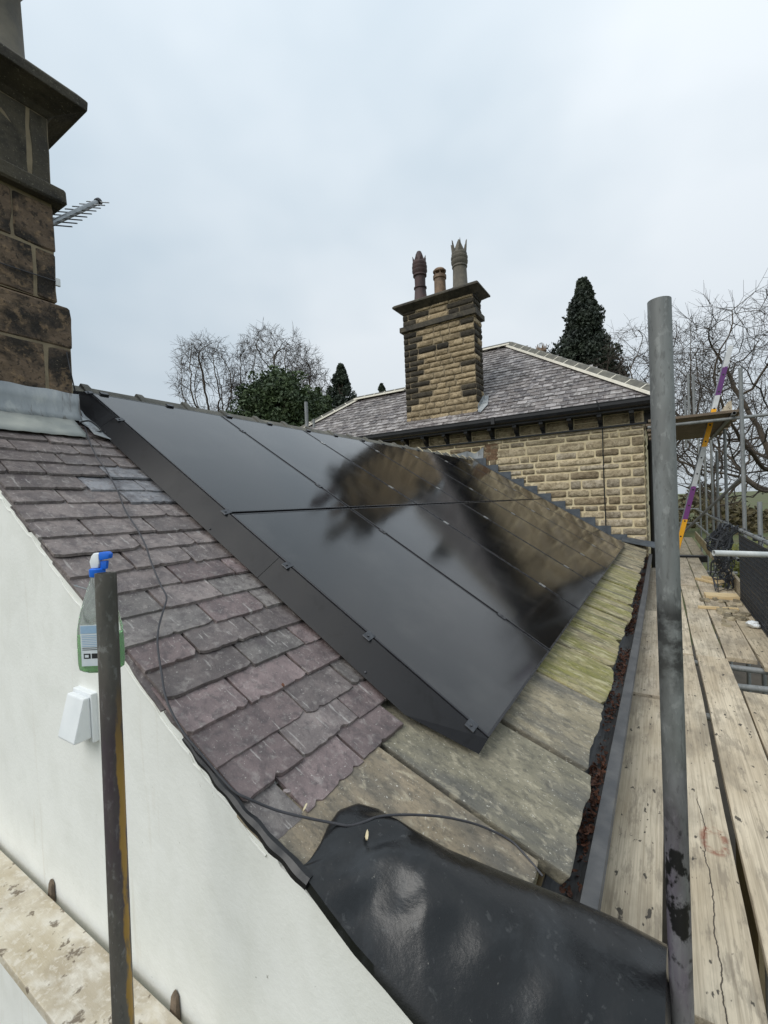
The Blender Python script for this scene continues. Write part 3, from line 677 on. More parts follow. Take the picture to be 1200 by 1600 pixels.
# television aerial fixed behind the stack
an = thing('television_aerial', (-3.0, YE+0.02, 2.9), 'grey television aerial with thin cross rods behind the tall chimney', 'aerial')
MT['alu'] = M('aluminium', (128,132,134), (160,164,166), sc=20, rough=(0.3,0.45), bump=0.05, metal=0.7)
AY = 0.35
a0, a1 = onY(60, 359, AY), onY(156, 314, AY)
a0 = onplane(60, 359, (0.5,1,0), float(np.array([0.5,1,0])@a1)) if False else a0
# boom recedes along the view so that it foreshortens like the one in the picture
e1 = onX(154, 315, -3.15); e0 = onX(70, 354, -3.05)
g = MB().tube([e0, e1], 0.020, 10); g.build('boom', MT['alu'], an)
bd = Vector(e1-e0).normalized(); side = bd.cross(Vector((0,0,1))).normalized()
side = (side*0.35+Vector((0.75,0.25,-0.30))).normalized()
for q in range(9):
    c = Vector(e0)+(Vector(e1)-Vector(e0))*(0.06+0.92*q/8); L = 0.20-0.012*q
    MB().tube([c-side*L*1.1, c+side*L*1.1], 0.0045, 5).build('cross_rod', MT['alu'], an)
g = MB().lathe(Vector(e1)-bd*0.02, [(0.026,0), (0.026,0.03), (0.014,0.034)], 12, tuple(bd)); g.build('end_cap', MT['cable'], an)
g = MB().tube([e0, (-3.0, e0[1], 2.72), (-3.0, YE-0.03, 2.70)], 0.014, 8); g.build('mast_arm', MT['alu'], an)
# loose cable loop at corner belongs to the black cable; lead bracket at slope edge
g = MB().tube(smooth([RP(-3.02,-0.19,OFF+0.02), RP(-3.02,-0.12,OFF+0.03), RP(-3.10,-0.16,OFF+0.06), RP(-3.13,-0.21,OFF+0.03)]), 0.006, 6)
g.build('lead_clip', MT['blackpaint'], ch)

exec_parts = True
# ================================================================== WALL VENT ON THE GABLE
vt = thing('wall_vent', (-1.40, WY, 0.03), 'white plastic hooded vent cover fixed to the rendered gable', 'vent')
x0, x1, z0, z1 = -1.395, -1.25, 0.092, 0.255
g = MB().box((x0, WY-0.022, z0-0.012), (x1, WY+0.004, z1+0.012)); g.build('base_plate', MT['white_plastic'], vt, bevel=0.004)
d0, d1 = WY-0.030, WY-0.15
A = [(d0, z1), (d0, z0), (d1, z0-0.005), (d1+0.055, z1)]
A = [(WY-0.0225, z1), (WY-0.0225, z0+0.006), (WY-0.084, z0+0.006), (WY-0.084, z0+0.014), (WY-0.045, z1)]
g = MB().prism([(x0+0.008, y, z) for y, z in A], [(x1-0.008, y, z) for y, z in A]); g.build('hood', MT['white_plastic'], vt, bevel=0.005)

# ================================================================== GABLE SCAFFOLD BOARD AND BITS
ZB = -0.70
g = MB().box((-5.2, -1.090, ZB-0.038), (-0.24, -0.878, ZB))
tag(g.build('scaffold_board', MT['wood_x'], bevel=0.004), 'mortar splashed scaffold board lying along the foot of the white gable', 'board', 'scaffold boards')
for (px, py), lab in zip(((72,1397), (262,1583)), ('rusty bent strap between gable board and wall, behind the paint marked tube', 'rusty bent strap between gable board and wall, at its right end')):
    P = onZ(px, py, ZB+0.0)
    g = MB().prism([(P[0]-0.02, -0.872, ZB-0.05), (P[0]+0.02, -0.872, ZB-0.05), (P[0]+0.016, -0.866, ZB+0.035), (P[0], -0.864, ZB+0.052), (P[0]-0.012, -0.866, ZB+0.03)],
                   [(P[0]-0.02, -0.853, ZB-0.05), (P[0]+0.02, -0.853, ZB-0.05), (P[0]+0.016, -0.853, ZB+0.035), (P[0], -0.853, ZB+0.052), (P[0]-0.012, -0.853, ZB+0.03)])
    MT.setdefault('rust', M('rusty_iron', (96,84,72), (128,112,94), sc=30, rough=(0.7,0.9), bump=0.4))
    tag(g.build('wall_strap', MT['rust'], bevel=0.003), lab, 'strap')

# ================================================================== SCAFFOLD TUBES
def paint_tube(name, layers, base=((110,113,113), (134,137,137)), rough=(0.5,0.68), stripe=None):
    # layers: (colour, z centre, z half width, noise scale, lo, hi, amt) smears of paint by height, in world metres
    def ex(h, col):
        nd, lk = h['nd'], h['lk']; ge = nd.new('ShaderNodeNewGeometry'); sp = nd.new('ShaderNodeSeparateXYZ'); lk(ge.outputs['Position'], sp.inputs[0])
        for (c, zc, hw, sc_, st_, lo, hi, amt) in layers:
            a = nd.new('ShaderNodeMath'); a.operation = 'SUBTRACT'; lk(sp.outputs['Z'], a.inputs[0]); a.inputs[1].default_value = zc
            b = nd.new('ShaderNodeMath'); b.operation = 'ABSOLUTE'; lk(a.outputs[0], b.inputs[0])
            f = h['rng'](b.outputs[0], hw*0.55, hw, 1.0, 0.0)
            n = h['rng'](h['noise'](sc_, st_, 6, 0.6), lo, hi, 0.0, amt)
            m_ = nd.new('ShaderNodeMath'); m_.operation = 'MULTIPLY'; lk(f, m_.inputs[0]); lk(n, m_.inputs[1])
            col = h['mix'](m_.outputs[0], col, lin(c))
        if stripe:      # a run of paint down one side of the tube
            dt = nd.new('ShaderNodeVectorMath'); dt.operation = 'DOT_PRODUCT'; lk(ge.outputs['Normal'], dt.inputs[0]); dt.inputs[1].default_value = stripe[1]
            ad = nd.new('ShaderNodeMath'); ad.operation = 'MULTIPLY_ADD'; lk(h['noise'](30, (1,1,0.3), 5, 0.6), ad.inputs[0]); ad.inputs[1].default_value = 0.7; lk(dt.outputs['Value'], ad.inputs[2])
            a = h['rng'](ad.outputs[0], stripe[2]+0.35, stripe[2]+0.42, 0.0, 0.9); b = h['rng'](sp.outputs['Z'], stripe[3]+0.25, stripe[3], 0.0, 1.0)
            m_ = nd.new('ShaderNodeMath'); m_.operation = 'MULTIPLY'; lk(a, m_.inputs[0]); lk(b, m_.inputs[1]); col = h['mix'](m_.outputs[0], col, lin(stripe[0]))
        return col
    return M(name, base[0], base[1], sc=14, st=(1,1,0.25), rough=rough, bump=0.25, bsc=70, bdist=0.002, metal=0.2, rnd=False, coord='World',
             stains=(((92,92,90), 16, (1,1,0.2), 0.52, 0.64, 0.5), ((160,162,160), 70, (1,1,0.5), 0.56, 0.64, 0.35), ((70,70,68), 110, (1,1,0.3), 0.56, 0.64, 0.4)), extra=ex)
MT['tube_right'] = paint_tube('smudged_tube', [((78,62,84), 0.02, 0.34, 9, (1,1,0.15), 0.42, 0.62, 0.75), ((34,33,33), 0.60, 0.12, 22, (1,1,1.2), 0.38, 0.55, 0.85), ((70,70,66), 0.30, 0.4, 8, (1,1,0.4), 0.45, 0.6, 0.6),
    ((14,14,15), 0.02, 0.22, 26, (1,1,0.7), 0.50, 0.56, 1.0)], base=((112,115,114), (132,135,134)))
MT['tube_left'] = paint_tube('paint_marked_tube', [((64,48,62), 0.15, 0.42, 8, (1,1,0.2), 0.42, 0.60, 0.8), ((60,60,54), 0.6, 0.3, 9, (1,1,0.4), 0.4, 0.6, 0.7), ((132,86,50), 0.813, 0.012, 20, (1,1,1), 0.3, 0.5, 0.9)], base=((80,77,72), (102,98,92)), stripe=((166,130,56), (0.93,0.36,0.0), 0.90, 0.28))
def sctube(a, b, label, mat='galv', r=0.02415, group='scaffold tubes', n=22):
    g = MB().pipe(a, b, r, r-0.004, n); return tag(g.build('scaffold_tube', MT[mat], smooth=True), label, 'tube', group)
tr = CAM+ray(1030, 470)*1.03; br = CAM+ray(1066, 1600)*1.03; dr = (tr-br)/(tr-br)[2]
sctube(tr+dr*(GZ+0.06-tr[2]), tr, 'upright grey scaffold tube with black smudges beside the membrane corner', 'tube_right')
tl = CAM+ray(165, 895)*1.125; bl = CAM+ray(193, 1600)*1.115; dl = (tl-bl)/(tl-bl)[2]
sctube(tl+dl*(GZ+0.06-tl[2]), tl, 'upright purple and yellow marked scaffold tube in front of the white gable', 'tube_left')

# ================================================================== SPRAY BOTTLE hung on the left tube
bo = thing('spray_bottle', (-0.50, -1.12, 0.585), 'clear spray bottle with green liquid and blue trigger behind the marked tube', 'bottle')
BC = CAM + ray(160, 1046)*1.225; BS = 1.12
bx, by, bz = BC
MT['bottle'] = bpy.data.materials.new('clear_plastic'); MT['bottle'].use_nodes = True
p = MT['bottle'].node_tree.nodes['Principled BSDF']; p.inputs['Transmission Weight'].default_value = 0.85; p.inputs['Base Color'].default_value = (0.86,0.92,0.88,1); p.inputs['Roughness'].default_value = 0.12; p.inputs['IOR'].default_value = 1.15
MT['liquid'] = bpy.data.materials.new('green_liquid'); MT['liquid'].use_nodes = True
p = MT['liquid'].node_tree.nodes['Principled BSDF']; p.inputs['Transmission Weight'].default_value = 0.45; p.inputs['Base Color'].default_value = lin((132,196,120)); p.inputs['Roughness'].default_value = 0.1; p.inputs['IOR'].default_value = 1.1
MT['blue_plastic'] = M('blue_plastic', (22,96,205), (30,110,220), sc=8, rough=(0.3,0.45), bump=0.02)
MT['paper'] = M('bottle_label', (202,212,218), (216,222,226), sc=20, rough=(0.4,0.5), bump=0)
MT['ink'] = M('label_ink', (34,36,40), rough=(0.5,0.6), bump=0)
MT['ink_blue'] = M('label_blue', (140,170,198), (156,184,208), sc=20, rough=(0.5,0.6), bump=0)
right_v = Vector(RT); axf = Vector((FW[0], FW[1], 0)).normalized(); axr = Vector((axf.y, -axf.x, 0))
def ov_ring(w, d, z, n=28, e=2.6):
    o = []
    for k in range(n):
        a = 2*math.pi*k/n; c, s_ = math.cos(a), math.sin(a)
        x = math.copysign(abs(c)**(2/e), c)*w; y = math.copysign(abs(s_)**(2/e), s_)*d
        o.append(tuple(Vector((bx, by, bz+z*BS))+(axr*x+axf*y)*BS))
    return o
def ovloft(prof, n=28):
    g = MB()
    for w, d, z in prof: g.v += ov_ring(w, d, z, n)
    for q in range(len(prof)-1):
        for k in range(n): g.f.append((q*n+k, q*n+(k+1) % n, (q+1)*n+(k+1) % n, (q+1)*n+k))
    g.f.append(tuple(range(n-1, -1, -1))); m = (len(prof)-1)*n; g.f.append(tuple(m+k for k in range(n)))
    return g
BP = [(0.040,0.022,0.0), (0.050,0.028,0.006), (0.052,0.030,0.02), (0.052,0.030,0.075), (0.050,0.029,0.105), (0.043,0.026,0.14), (0.032,0.022,0.175), (0.021,0.018,0.205), (0.015,0.015,0.222), (0.014,0.014,0.232)]
ovloft(BP).build('bottle_body', MT['bottle'], bo, smooth=True)
ovloft([(w_*0.93, d_*0.93, z_+0.003 if i == 0 else z_) for i, (w_, d_, z_) in enumerate(BP[:4])]+[(0.0478,0.0272,0.088)]).build('liquid', MT['liquid'], bo, smooth=True)
def lab_quad(u0, u1, z0, z1, mat, name, off, parent):
    g = MB(); P = lambda u, z: tuple(Vector((bx, by, bz+z*BS))+axr*u*BS-axf*BS*(0.0305+off-0.10*max(0, abs(u)-0.03)))
    us_ = np.linspace(u0, u1, 7)
    for u in us_: g.v += [P(u, z0), P(u, z1), tuple(Vector(P(u, z0))-axf*-0.0006), tuple(Vector(P(u, z1))-axf*-0.0006)]
    for q in range(6):
        a, b = q*4, q*4+4; g.f += [(a, b, b+1, a+1), (a+2, a+3, b+3, b+2)]
    return g.build(name, mat, parent)
lb = lab_quad(-0.028, 0.040, 0.020, 0.118, MT['paper'], 'paper_label', 0.0008, bo)
lab_quad(-0.027, 0.038, 0.098, 0.116, MT['ink_blue'], 'label_band', 0.0014, lb)
for q in range(9): lab_quad(-0.025, 0.030-0.006*(q % 3), 0.092-0.0042*q, 0.0935-0.0042*q, MT['ink_blue'] if q < 7 else MT['ink'], 'text_line', 0.0014, lb)
lab_quad(-0.022, -0.006, 0.038, 0.050, MT['ink'], 'warning_symbol', 0.0014, lb); lab_quad(-0.003, 0.013, 0.038, 0.050, MT['ink'], 'warning_symbol', 0.0014, lb)
lab_quad(-0.019, -0.010, 0.041, 0.047, MT['paper'], 'symbol_mark', 0.0020, lb)
g = MB().lathe((bx, by, bz+0.229*BS), [(0.0165*BS,0), (0.0175*BS,0.002), (0.0175*BS,0.020), (0.013*BS,0.023)], 20); g.build('collar', MT['blue_plastic'], bo, smooth=True)
# trigger head: nozzle, body, lever
def hb(name, mat, prof, wdt):
    g = MB(); A = [Vector((bx, by, bz))+axr*u*BS+Vector((0,0,z*BS))+axf*(-wdt) for u, z in prof]; B_ = [a+axf*(2*wdt) for a in A]
    return g.prism([tuple(a) for a in A], [tuple(a) for a in B_]).build(name, mat, bo, bevel=0.003, smooth=True)
hb('trigger_head', MT['white_plastic'], [(-0.010,0.250), (0.006,0.250), (0.010,0.262), (0.010,0.285), (-0.002,0.287), (-0.008,0.280), (-0.013,0.266)], 0.010)
hb('nozzle', MT['blue_plastic'], [(0.0105,0.268), (0.034,0.272), (0.036,0.283), (0.030,0.289), (0.0105,0.288)], 0.010)
hb('trigger_lever', MT['blue_plastic'], [(0.0105,0.248), (0.024,0.246), (0.027,0.267), (0.0105,0.267)], 0.006)
bo.location = (bx, by, bz)
for c_ in bo.children: c_.location = Vector(ORG[c_.name]) - Vector((bx, by, bz))
# wire hook holding it on the tube
hk = np.array((tl[0], tl[1], 0.81)); g = MB().tube(smooth([(bx, by, bz+0.246*BS), (bx+0.012, by-0.012, bz+0.248*BS), tuple(hk+np.array([-0.005,0.020,-0.02])), tuple(hk+np.array([0.0,0.010,-0.05]))]), 0.0018, 6)
g.build('wire_hook', MT['alu'], bo)

# ================================================================== RIGHT HAND SCAFFOLD DECK
ZD = -0.50; bt = 0.038
def crack_extra(h, col):
    col = wood_grain(h, col); nd, lk = h['nd'], h['lk']
    ge = nd.new('ShaderNodeNewGeometry'); sp = nd.new('ShaderNodeSeparateXYZ'); lk(ge.outputs['Position'], sp.inputs[0])
    def mth(op, a, b, c=None):
        m = nd.new('ShaderNodeMath'); m.operation = op
        for i, v in enumerate((a, b, c)):
            if v is None: continue
            if isinstance(v, (int, float)): m.inputs[i].default_value = v
            else: lk(v, m.inputs[i])
        return m.outputs[0]
    wig = mth('MULTIPLY', mth('SUBTRACT', h['noise'](6, (0.2,1,1), 5, 0.6), 0.5), 0.05)
    dx = mth('ABSOLUTE', mth('SUBTRACT', sp.outputs['X'], mth('ADD', wig, 0.722)), None)
    f = h['rng'](dx, 0.0016, 0.0026, 0.9, 0.0); g_ = h['rng'](sp.outputs['Y'], 0.85, 0.80, 0.0, 1.0); col = h['mix'](mth('MULTIPLY', f, g_), col, lin((52,44,36)))
    rx = mth('SUBTRACT', sp.outputs['X'], 0.755); ry = mth('MULTIPLY', mth('SUBTRACT', sp.outputs['Y'], 0.53), 0.55)
    rd = mth('POWER', mth('ADD', mth('MULTIPLY', rx, rx), mth('MULTIPLY', ry, ry)), 0.5); ring = mth('ABSOLUTE', mth('SUBTRACT', rd, mth('ADD', wig, 0.040)), None)
    return h['mix'](mth('MULTIPLY', h['rng'](ring, 0.004, 0.016, 1.0, 0.0), h['rng'](h['noise'](24, (1,1,1), 5, 0.6), 0.42, 0.55, 0.0, 0.7)), col, lin((128,70,48)))
MT['wood_cracked'] = M('cracked_scaffold_wood', (184,171,149), (208,197,177), sc=3.0, st=(2,0.6,1), lo=0.38, hi=0.62, rough=(0.75,0.9), bump=0.5, bsc=12, bst=(9,0.5,9), bdist=0.005, objcol=True,
    stains=(((130,121,106), 3.4, (1.5,0.7,1), 0.50, 0.64, 0.55),), extra=crack_extra)
boards = [  # x0, x1, y0, y1, dz, label, tint
 (0.352, 0.574, -0.42, 1.92, 0.0, 'scaffold board with black tar drips tight against the gutter', (0.90,0.88,0.84)),
 (0.350, 0.572, 1.96, 4.62, 0.012, 'scaffold board along the gutter beyond the tar dripped one', (0.92,0.90,0.88)),
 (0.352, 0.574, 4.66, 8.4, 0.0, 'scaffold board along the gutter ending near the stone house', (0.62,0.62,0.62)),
 (0.592, 0.812, -0.25, 3.04, 0.0, 'cracked scaffold board with a rusty ring stain beside the smudged tube', (1.0,0.97,0.92)),
 (0.838, 1.050, -0.60, 3.05, 0.004, 'pale scaffold board between the cracked one and the opening', (1.06,1.02,0.96)),
 (0.640, 0.860, -2.4, -0.29, 0.0, 'scaffold board butted to the near end of the cracked board', (1.0,0.97,0.92)),
 (1.064, 1.286, -0.50, 2.33, 0.0, 'scaffold board stopping short at the near edge of the opening', (1.04,1.0,0.93)),
 (0.592, 0.812, 3.07, 6.55, 0.006, 'scaffold board leading on beyond the cracked one', (1.06,1.03,0.98)),
 (0.830, 1.036, 3.08, 6.6, 0.0, 'scaffold board beyond the opening with a timber offcut on it', (1.02,1.0,0.96)),
 (1.052, 1.262, 3.13, 6.58, 0.0, 'rubble littered scaffold board beyond the opening', (0.98,0.94,0.88)),
 (1.276, 1.47, 2.95, 6.6, 0.0, 'scaffold board against the toe board beyond the opening', (0.96,0.92,0.84)),
 (0.592, 0.812, 6.6, 10.2, 0.0, 'scaffold board leading past the corner of the stone house', (0.98,0.96,0.94)),
 (0.830, 1.036, 6.66, 10.2, 0.0, 'scaffold board passing the ladder foot towards the dark transom', (0.98,0.96,0.94)),
 (1.052, 1.262, 6.66, 10.2, 0.0, 'scaffold board under the crumpled black netting', (0.96,0.94,0.90)),
 (0.70, 0.92, 10.45, 15.6, 0.0, 'scaffold board beyond the dark transom beside the downpipe', (0.95,0.94,0.92)),
 (0.94, 1.16, 10.45, 15.6, 0.0, 'scaffold board beyond the dark transom, middle of its bay', (0.98,0.96,0.93)),
 (1.18, 1.40, 10.45, 15.6, 0.0, 'scaffold board beyond the dark transom next to its toe board', (0.93,0.92,0.9)),
]
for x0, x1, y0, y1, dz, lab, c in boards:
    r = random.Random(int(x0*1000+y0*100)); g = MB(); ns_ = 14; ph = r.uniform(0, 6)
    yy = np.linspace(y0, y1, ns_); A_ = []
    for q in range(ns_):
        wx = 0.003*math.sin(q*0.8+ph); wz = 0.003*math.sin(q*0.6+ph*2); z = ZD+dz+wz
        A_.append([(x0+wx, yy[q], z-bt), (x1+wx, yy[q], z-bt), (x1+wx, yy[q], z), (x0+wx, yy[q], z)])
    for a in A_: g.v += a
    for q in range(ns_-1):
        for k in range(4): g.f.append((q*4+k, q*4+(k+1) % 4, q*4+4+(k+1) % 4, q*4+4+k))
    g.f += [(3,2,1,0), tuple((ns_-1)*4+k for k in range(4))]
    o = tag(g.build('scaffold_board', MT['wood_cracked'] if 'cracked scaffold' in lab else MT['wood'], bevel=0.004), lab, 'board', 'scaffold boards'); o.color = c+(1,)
# rusty ring stain and tar drips: flat marks on the boards, parts of nothing that could be lifted, so painted spots as thin flakes
MT['tar'] = M('tar', (20,20,20), (30,30,30), sc=20, rough=(0.4,0.6), bump=0.1)
# transoms under the deck
r = random.Random(17)
TY = [(-0.36, 'near end of the cracked board'), (1.94, 'the gap in the gutter side boards'), (3.06, 'the far side of the opening'), (4.64, 'the littered boards'), (6.62, 'the ladder foot'), (8.6, 'the crumpled netting')]
for y, lab in TY:
    sctube((0.28, y, ZD-bt-0.030), (1.75, y, ZD-bt-0.030), 'cross tube carrying the deck under %s' % lab)
sctube((1.03, 2.62, ZD-0.075), (2.1, 2.78, ZD-0.075), 'bare cross tube showing in the opening between the boards')
sctube((1.20, 2.55, GZ+0.06), (1.20, 2.55, ZD-0.11), 'upright tube standing below the opening')
# dark transom board across the deck
g = MB().box((0.50, 10.22, ZD-0.10), (1.42, 10.42, ZD+0.035)); tag(g.build('transom_board', MT['blackpaint'], bevel=0.004), 'dark timber lying across the deck beyond the netting', 'timber')
# grey lead sheet glimpsed through the opening: lower roof below
MT['lowroof'] = M('lower_lead_roof', (150,160,166), (176,184,188), sc=3, rough=(0.5,0.7), bump=0.2)
lr = thing('lower_lean_to', (1.7, 2.9, GZ), 'low lead roofed lean-to below the opening in the scaffold deck', 'lean-to')
MB().box((1.25, 3.4, GZ-0.1), (3.2, 4.9, -2.9)).build('wall', MT['eaves_wall'], lr)
g = MB().prism([(1.2,3.3,-2.7), (3.3,3.3,-3.1), (3.3,3.3,-3.16), (1.2,3.3,-2.76)], [(1.2,5.0,-2.7), (3.3,5.0,-3.1), (3.3,5.0,-3.16), (1.2,5.0,-2.76)]); g.build('roof', MT['lowroof'], lr)
# standards, rails
XS = 1.52
def coupler(P, lab):
    g = MB(); P = np.array(P, float)
    g.box(P+np.array([-0.04,-0.030,-0.036]), P+np.array([0.036,0.030,0.036])); g.tube([P+np.array([0.03,0,0.0]), P+np.array([0.075,0,0])], 0.009, 6); g.tube([P+np.array([-0.02,0.02,0.03]), P+np.array([-0.02,0.06,0.03])], 0.009, 6)
    return tag(g.build('scaffold_coupler', MT['clamp'], bevel=0.008), lab, 'coupler', 'scaffold couplers')
std = [(5.0, 0.80, 'short upright tube topped just above the handrail behind the brick guards'), (6.15, 2.62, 'tall upright tube carrying the outer end of the upper platform'), (8.1, 2.02, 'upright tube under the far half of the upper platform'),
       (9.5, 1.75, 'upright tube next beyond the platform along the handrail'), (10.6, 2.6, 'upright tube near the dark timber along the handrail'), (12.3, 3.0, 'upright tube well beyond the dark timber along the handrail'), (14.4, 3.0, 'upright tube at the far end of the handrail')]
for y, zt, lab in std:
    sctube((XS+0.05, y, GZ+0.05 if y < 22 else -4.6), (XS+0.05, y, zt), lab, n=14)
    coupler((XS+0.02, y, 0.38), 'handrail coupler on the %s' % lab.split(' along')[0])
sctube((XS, 1.6, 0.395), (XS, 8.2, 0.385), 'handrail tube running above the brick guards', n=14)
sctube((XS+0.001, 8.25, 0.385), (XS+0.001, 15.8, 0.40), 'handrail tube running on beyond the netting to the far end', n=14)
sctube((XS, 6.4, -0.06), (XS, 15.8, -0.06), 'middle guard rail tube below the far handrail', n=12)
# short transverse tube with its end towards the roof
e0 = CAM+ray(1115, 864)*3.75; e1 = CAM+ray(1210, 867)*3.72
ed = (e1-e0)/np.linalg.norm(e1-e0)
MT['white_tube'] = M('pale_tube', (186,190,188), (206,208,206), sc=14, rough=(0.45,0.6), bump=0.1, metal=0.1)
sctube(e0, e0+ed*1.3, 'pale tube with a free end sticking in above the brick guards', 'white_tube')
for q, (y, z, lab) in enumerate(((15.9, 0.40, 'upper end rail tube closing the far end of the deck'), (15.9, -0.06, 'lower end rail tube closing the far end of the deck'))):
    sctube((0.30, y, z), (1.62, y, z), lab, n=10)
# toe boards
for y0, y1, lab in ((3.0, 6.55, 'toe board standing on edge behind the brick guards'), (6.6, 10.1, 'toe board standing on edge behind the crumpled netting'), (10.4, 15.6, 'toe board standing on edge along the far bay')):
    g = MB().box((1.482, y0, ZD-0.03), (1.515, y1, ZD+0.19)); o = tag(g.build('toe_board', MT['wood'], bevel=0.004), lab, 'board'); o.color = (0.86,0.84,0.76,1)
# brick guards: black plastic mesh panels
MT['mesh'] = M('black_mesh_plastic', (38,41,46), (50,53,58), sc=20, rough=(0.5,0.65), bump=0.05)
def brick_guard(y0, y1, lab, lean=0.02):
    T = thing('brick_guard', (1.46, (y0+y1)/2, ZD), lab, 'guard', 'brick guards')
    z0, z1 = ZD+0.01, 0.36; r = random.Random(int(y0*10))
    g = MB(); X_ = lambda z: 1.455-lean*(z-z0)
    ny_, nz_ = int((y1-y0)/0.055), 15
    for q in range(ny_+1):
        y = y0+(y1-y0)*q/ny_; w_ = 0.006 if q % 4 else 0.011; g.box((X_(z0)-0.004, y-w_, z0), (X_(z0)+0.003, y+w_, z1))
    for q in range(nz_+1):
        z = z0+(z1-z0)*q/nz_; w_ = 0.005 if q % 5 else 0.012; g.box((X_(z0)-0.0075, y0, z-w_), (X_(z0)-0.0041, y1, z+w_))
    g.build('mesh', MT['mesh'], T)
    for y in (y0+0.15, y1-0.15): MB().tube([(1.452, y, 0.33), (1.475, y, 0.42), (XS+0.02, y, 0.432), (XS+0.035, y, 0.38)], 0.005, 6).build('hook', MT['clamp'], T)
brick_guard(2.15, 4.02, 'black mesh brick guard hanging nearest the opening'); brick_guard(4.06, 5.70, 'black mesh brick guard hanging next to the crumpled netting')
# crumpled black netting hung on the rail
g = MB(); r = random.Random(77); NU, NV = 17, 15; GN = {}
for sh in range(2):
    for a in range(NU):
        for b in range(NV):
            f, v = a/(NU-1), b/(NV-1); y = 6.15+0.95*f+0.10*math.sin(v*7+a*0.9+sh*2)*v
            z = 0.42-(0.62+0.28*math.sin(f*5+sh))*v+0.05*mnoise.noise(Vector((f*6, v*5, sh*9))); z = max(z, ZD+0.015)
            x = 1.47-0.20*math.sin(v*2.4)*(0.5+0.5*math.sin(f*11+sh*1.7))-0.09*sh+0.10*mnoise.noise(Vector((f*5, v*7, 3+sh)))
            GN[a, b] = (x, y, z)
    for a in range(NU): g.tube([GN[a, b] for b in range(NV)], 0.0065 if a % 4 else 0.013, 4)
    for b in range(NV): g.tube([GN[a, b] for a in range(NU)], 0.0055 if b % 4 else 0.013, 4)
tag(g.build('crumpled_netting', MT['mesh']), 'crumpled black plastic netting bunched over the handrail', 'netting')
# offcuts and litter on the deck
MT['fresh'] = M('fresh_timber', (196,172,130), (214,192,150), sc=4, st=(1,6,6), rough=(0.7,0.85), bump=0.2, bsc=20)
def offcut(px, py, L, W_, H, ang, lab, z0=ZD+0.004):
    P = onZ(px, py, z0); c, s_ = math.cos(ang), math.sin(ang)
    A = [(P[0]+c*a-s_*b, P[1]+s_*a+c*b) for a, b in ((-L/2,-W_/2), (L/2,-W_/2), (L/2,W_/2), (-L/2,W_/2))]
    g = MB().prism([(x, y, z0) for x, y in A], [(x, y, z0+H) for x, y in A]); tag(g.build('timber_offcut', MT['fresh'], bevel=0.004), lab, 'offcut')
offcut(1119, 908, 0.5, 0.07, 0.05, -0.9, 'narrow timber offcut lying slantwise near the netting')
offcut(1107, 910, 0.55, 0.05, 0.035, -1.0, 'thin grey batten lying beside the narrow timber offcut')
offcut(1127, 934, 0.36, 0.24, 0.045, 0.05, 'squarish timber offcut lying before the rubble')
offcut(1122, 952, 0.40, 0.05, 0.03, 0.05, 'short dark batten lying across the boards by the rubble')
r = random.Random(23)
MT['rubble'] = M('rubble_stone', (150,140,118), (182,172,148), sc=8, rough=(0.8,0.95), bump=0.5, objcol=True)
for q in range(38):
    px, py = 1140+r.gauss(0, 17)+q*0.5, 950+r.gauss(0, 12)+q*0.55
    P = onZ(px, py, ZD+0.004)
    if P[0] > 1.44 or P[0] < 0.9: continue
    g = MB(); k = 7; rad = r.uniform(0.02, 0.055); an = [6.28*i/k for i in range(k)]
    A = [(P[0]+rad*r.uniform(0.6,1.3)*math.cos(a), P[1]+rad*1.3*r.uniform(0.6,1.3)*math.sin(a)) for a in an]; hh = r.uniform(0.012, 0.035)
    g.prism([(x, y, P[2]) for x, y in A], [(P[0]+(x-P[0])*r.uniform(0.5,0.9), P[1]+(y-P[1])*r.uniform(0.5,0.9), P[2]+hh*r.uniform(0.6,1.2)) for x, y in A])
    o = tag(g.build('rubble_piece', MT['rubble']), 'small broken stone or slate piece in the litter beside the brick guards', 'rubble', 'rubble pieces on the deck'); b = r.uniform(0.35, 1.0); o.color = (b, b*0.96, b*0.9, 1)
P = onZ(1178, 980, ZD+0.004); me = bpy.data.meshes.new('white_rag'); bm = bmesh.new(); bmesh.ops.create_icosphere(bm, subdivisions=3, radius=0.06)
for v in bm.verts:
    v.co *= 1+0.45*mnoise.noise(v.co*22); v.co.z *= 0.6; v.co.z = max(v.co.z, -0.03)
bm.to_mesh(me); bm.free(); o = link('white_rag', me, MT['white_plastic'], None, P+np.array([0,0,0.031])); tag(o, 'scrunched white rag at the foot of the brick guards', 'rag')

# ---- upper platform on the stone house scaffold
UZ = 2.05
YF = 6.35
for q in range(14):
    y0 = YF+q*0.235; x0 = 0.46+0.05*math.sin(q*2.1); x1 = 1.62+0.04*math.sin(q*3.7)
    g = MB().box((x0, y0, UZ), (x1, y0+0.225, UZ+0.038)); o = tag(g.build('platform_board', MT['wood'], bevel=0.003), 'brown crosswise board of the upper platform, %s from its free front edge' % (ORD+['eighth','ninth','tenth','eleventh','twelfth','thirteenth','fourteenth'])[q], 'board', 'upper platform boards')
    o.color = (0.26,0.22,0.20,1)
for x, lab in ((0.66, 'long tube under the house side of the upper platform'), (1.50, 'long tube under the outer side of the upper platform')):
    sctube((x, YF-0.12, UZ-0.026), (x, YF+3.4, UZ-0.026), lab, n=12)
sctube((0.45, YF+0.06, UZ-0.076), (1.95, YF+0.06, UZ-0.076), 'front cross tube poking out under the upper platform', n=12)
sctube((0.66, YF+0.25, ZD-0.12), (0.66, YF+0.25, UZ-0.11), 'inner upright tube beneath the upper platform by the house corner', n=12)
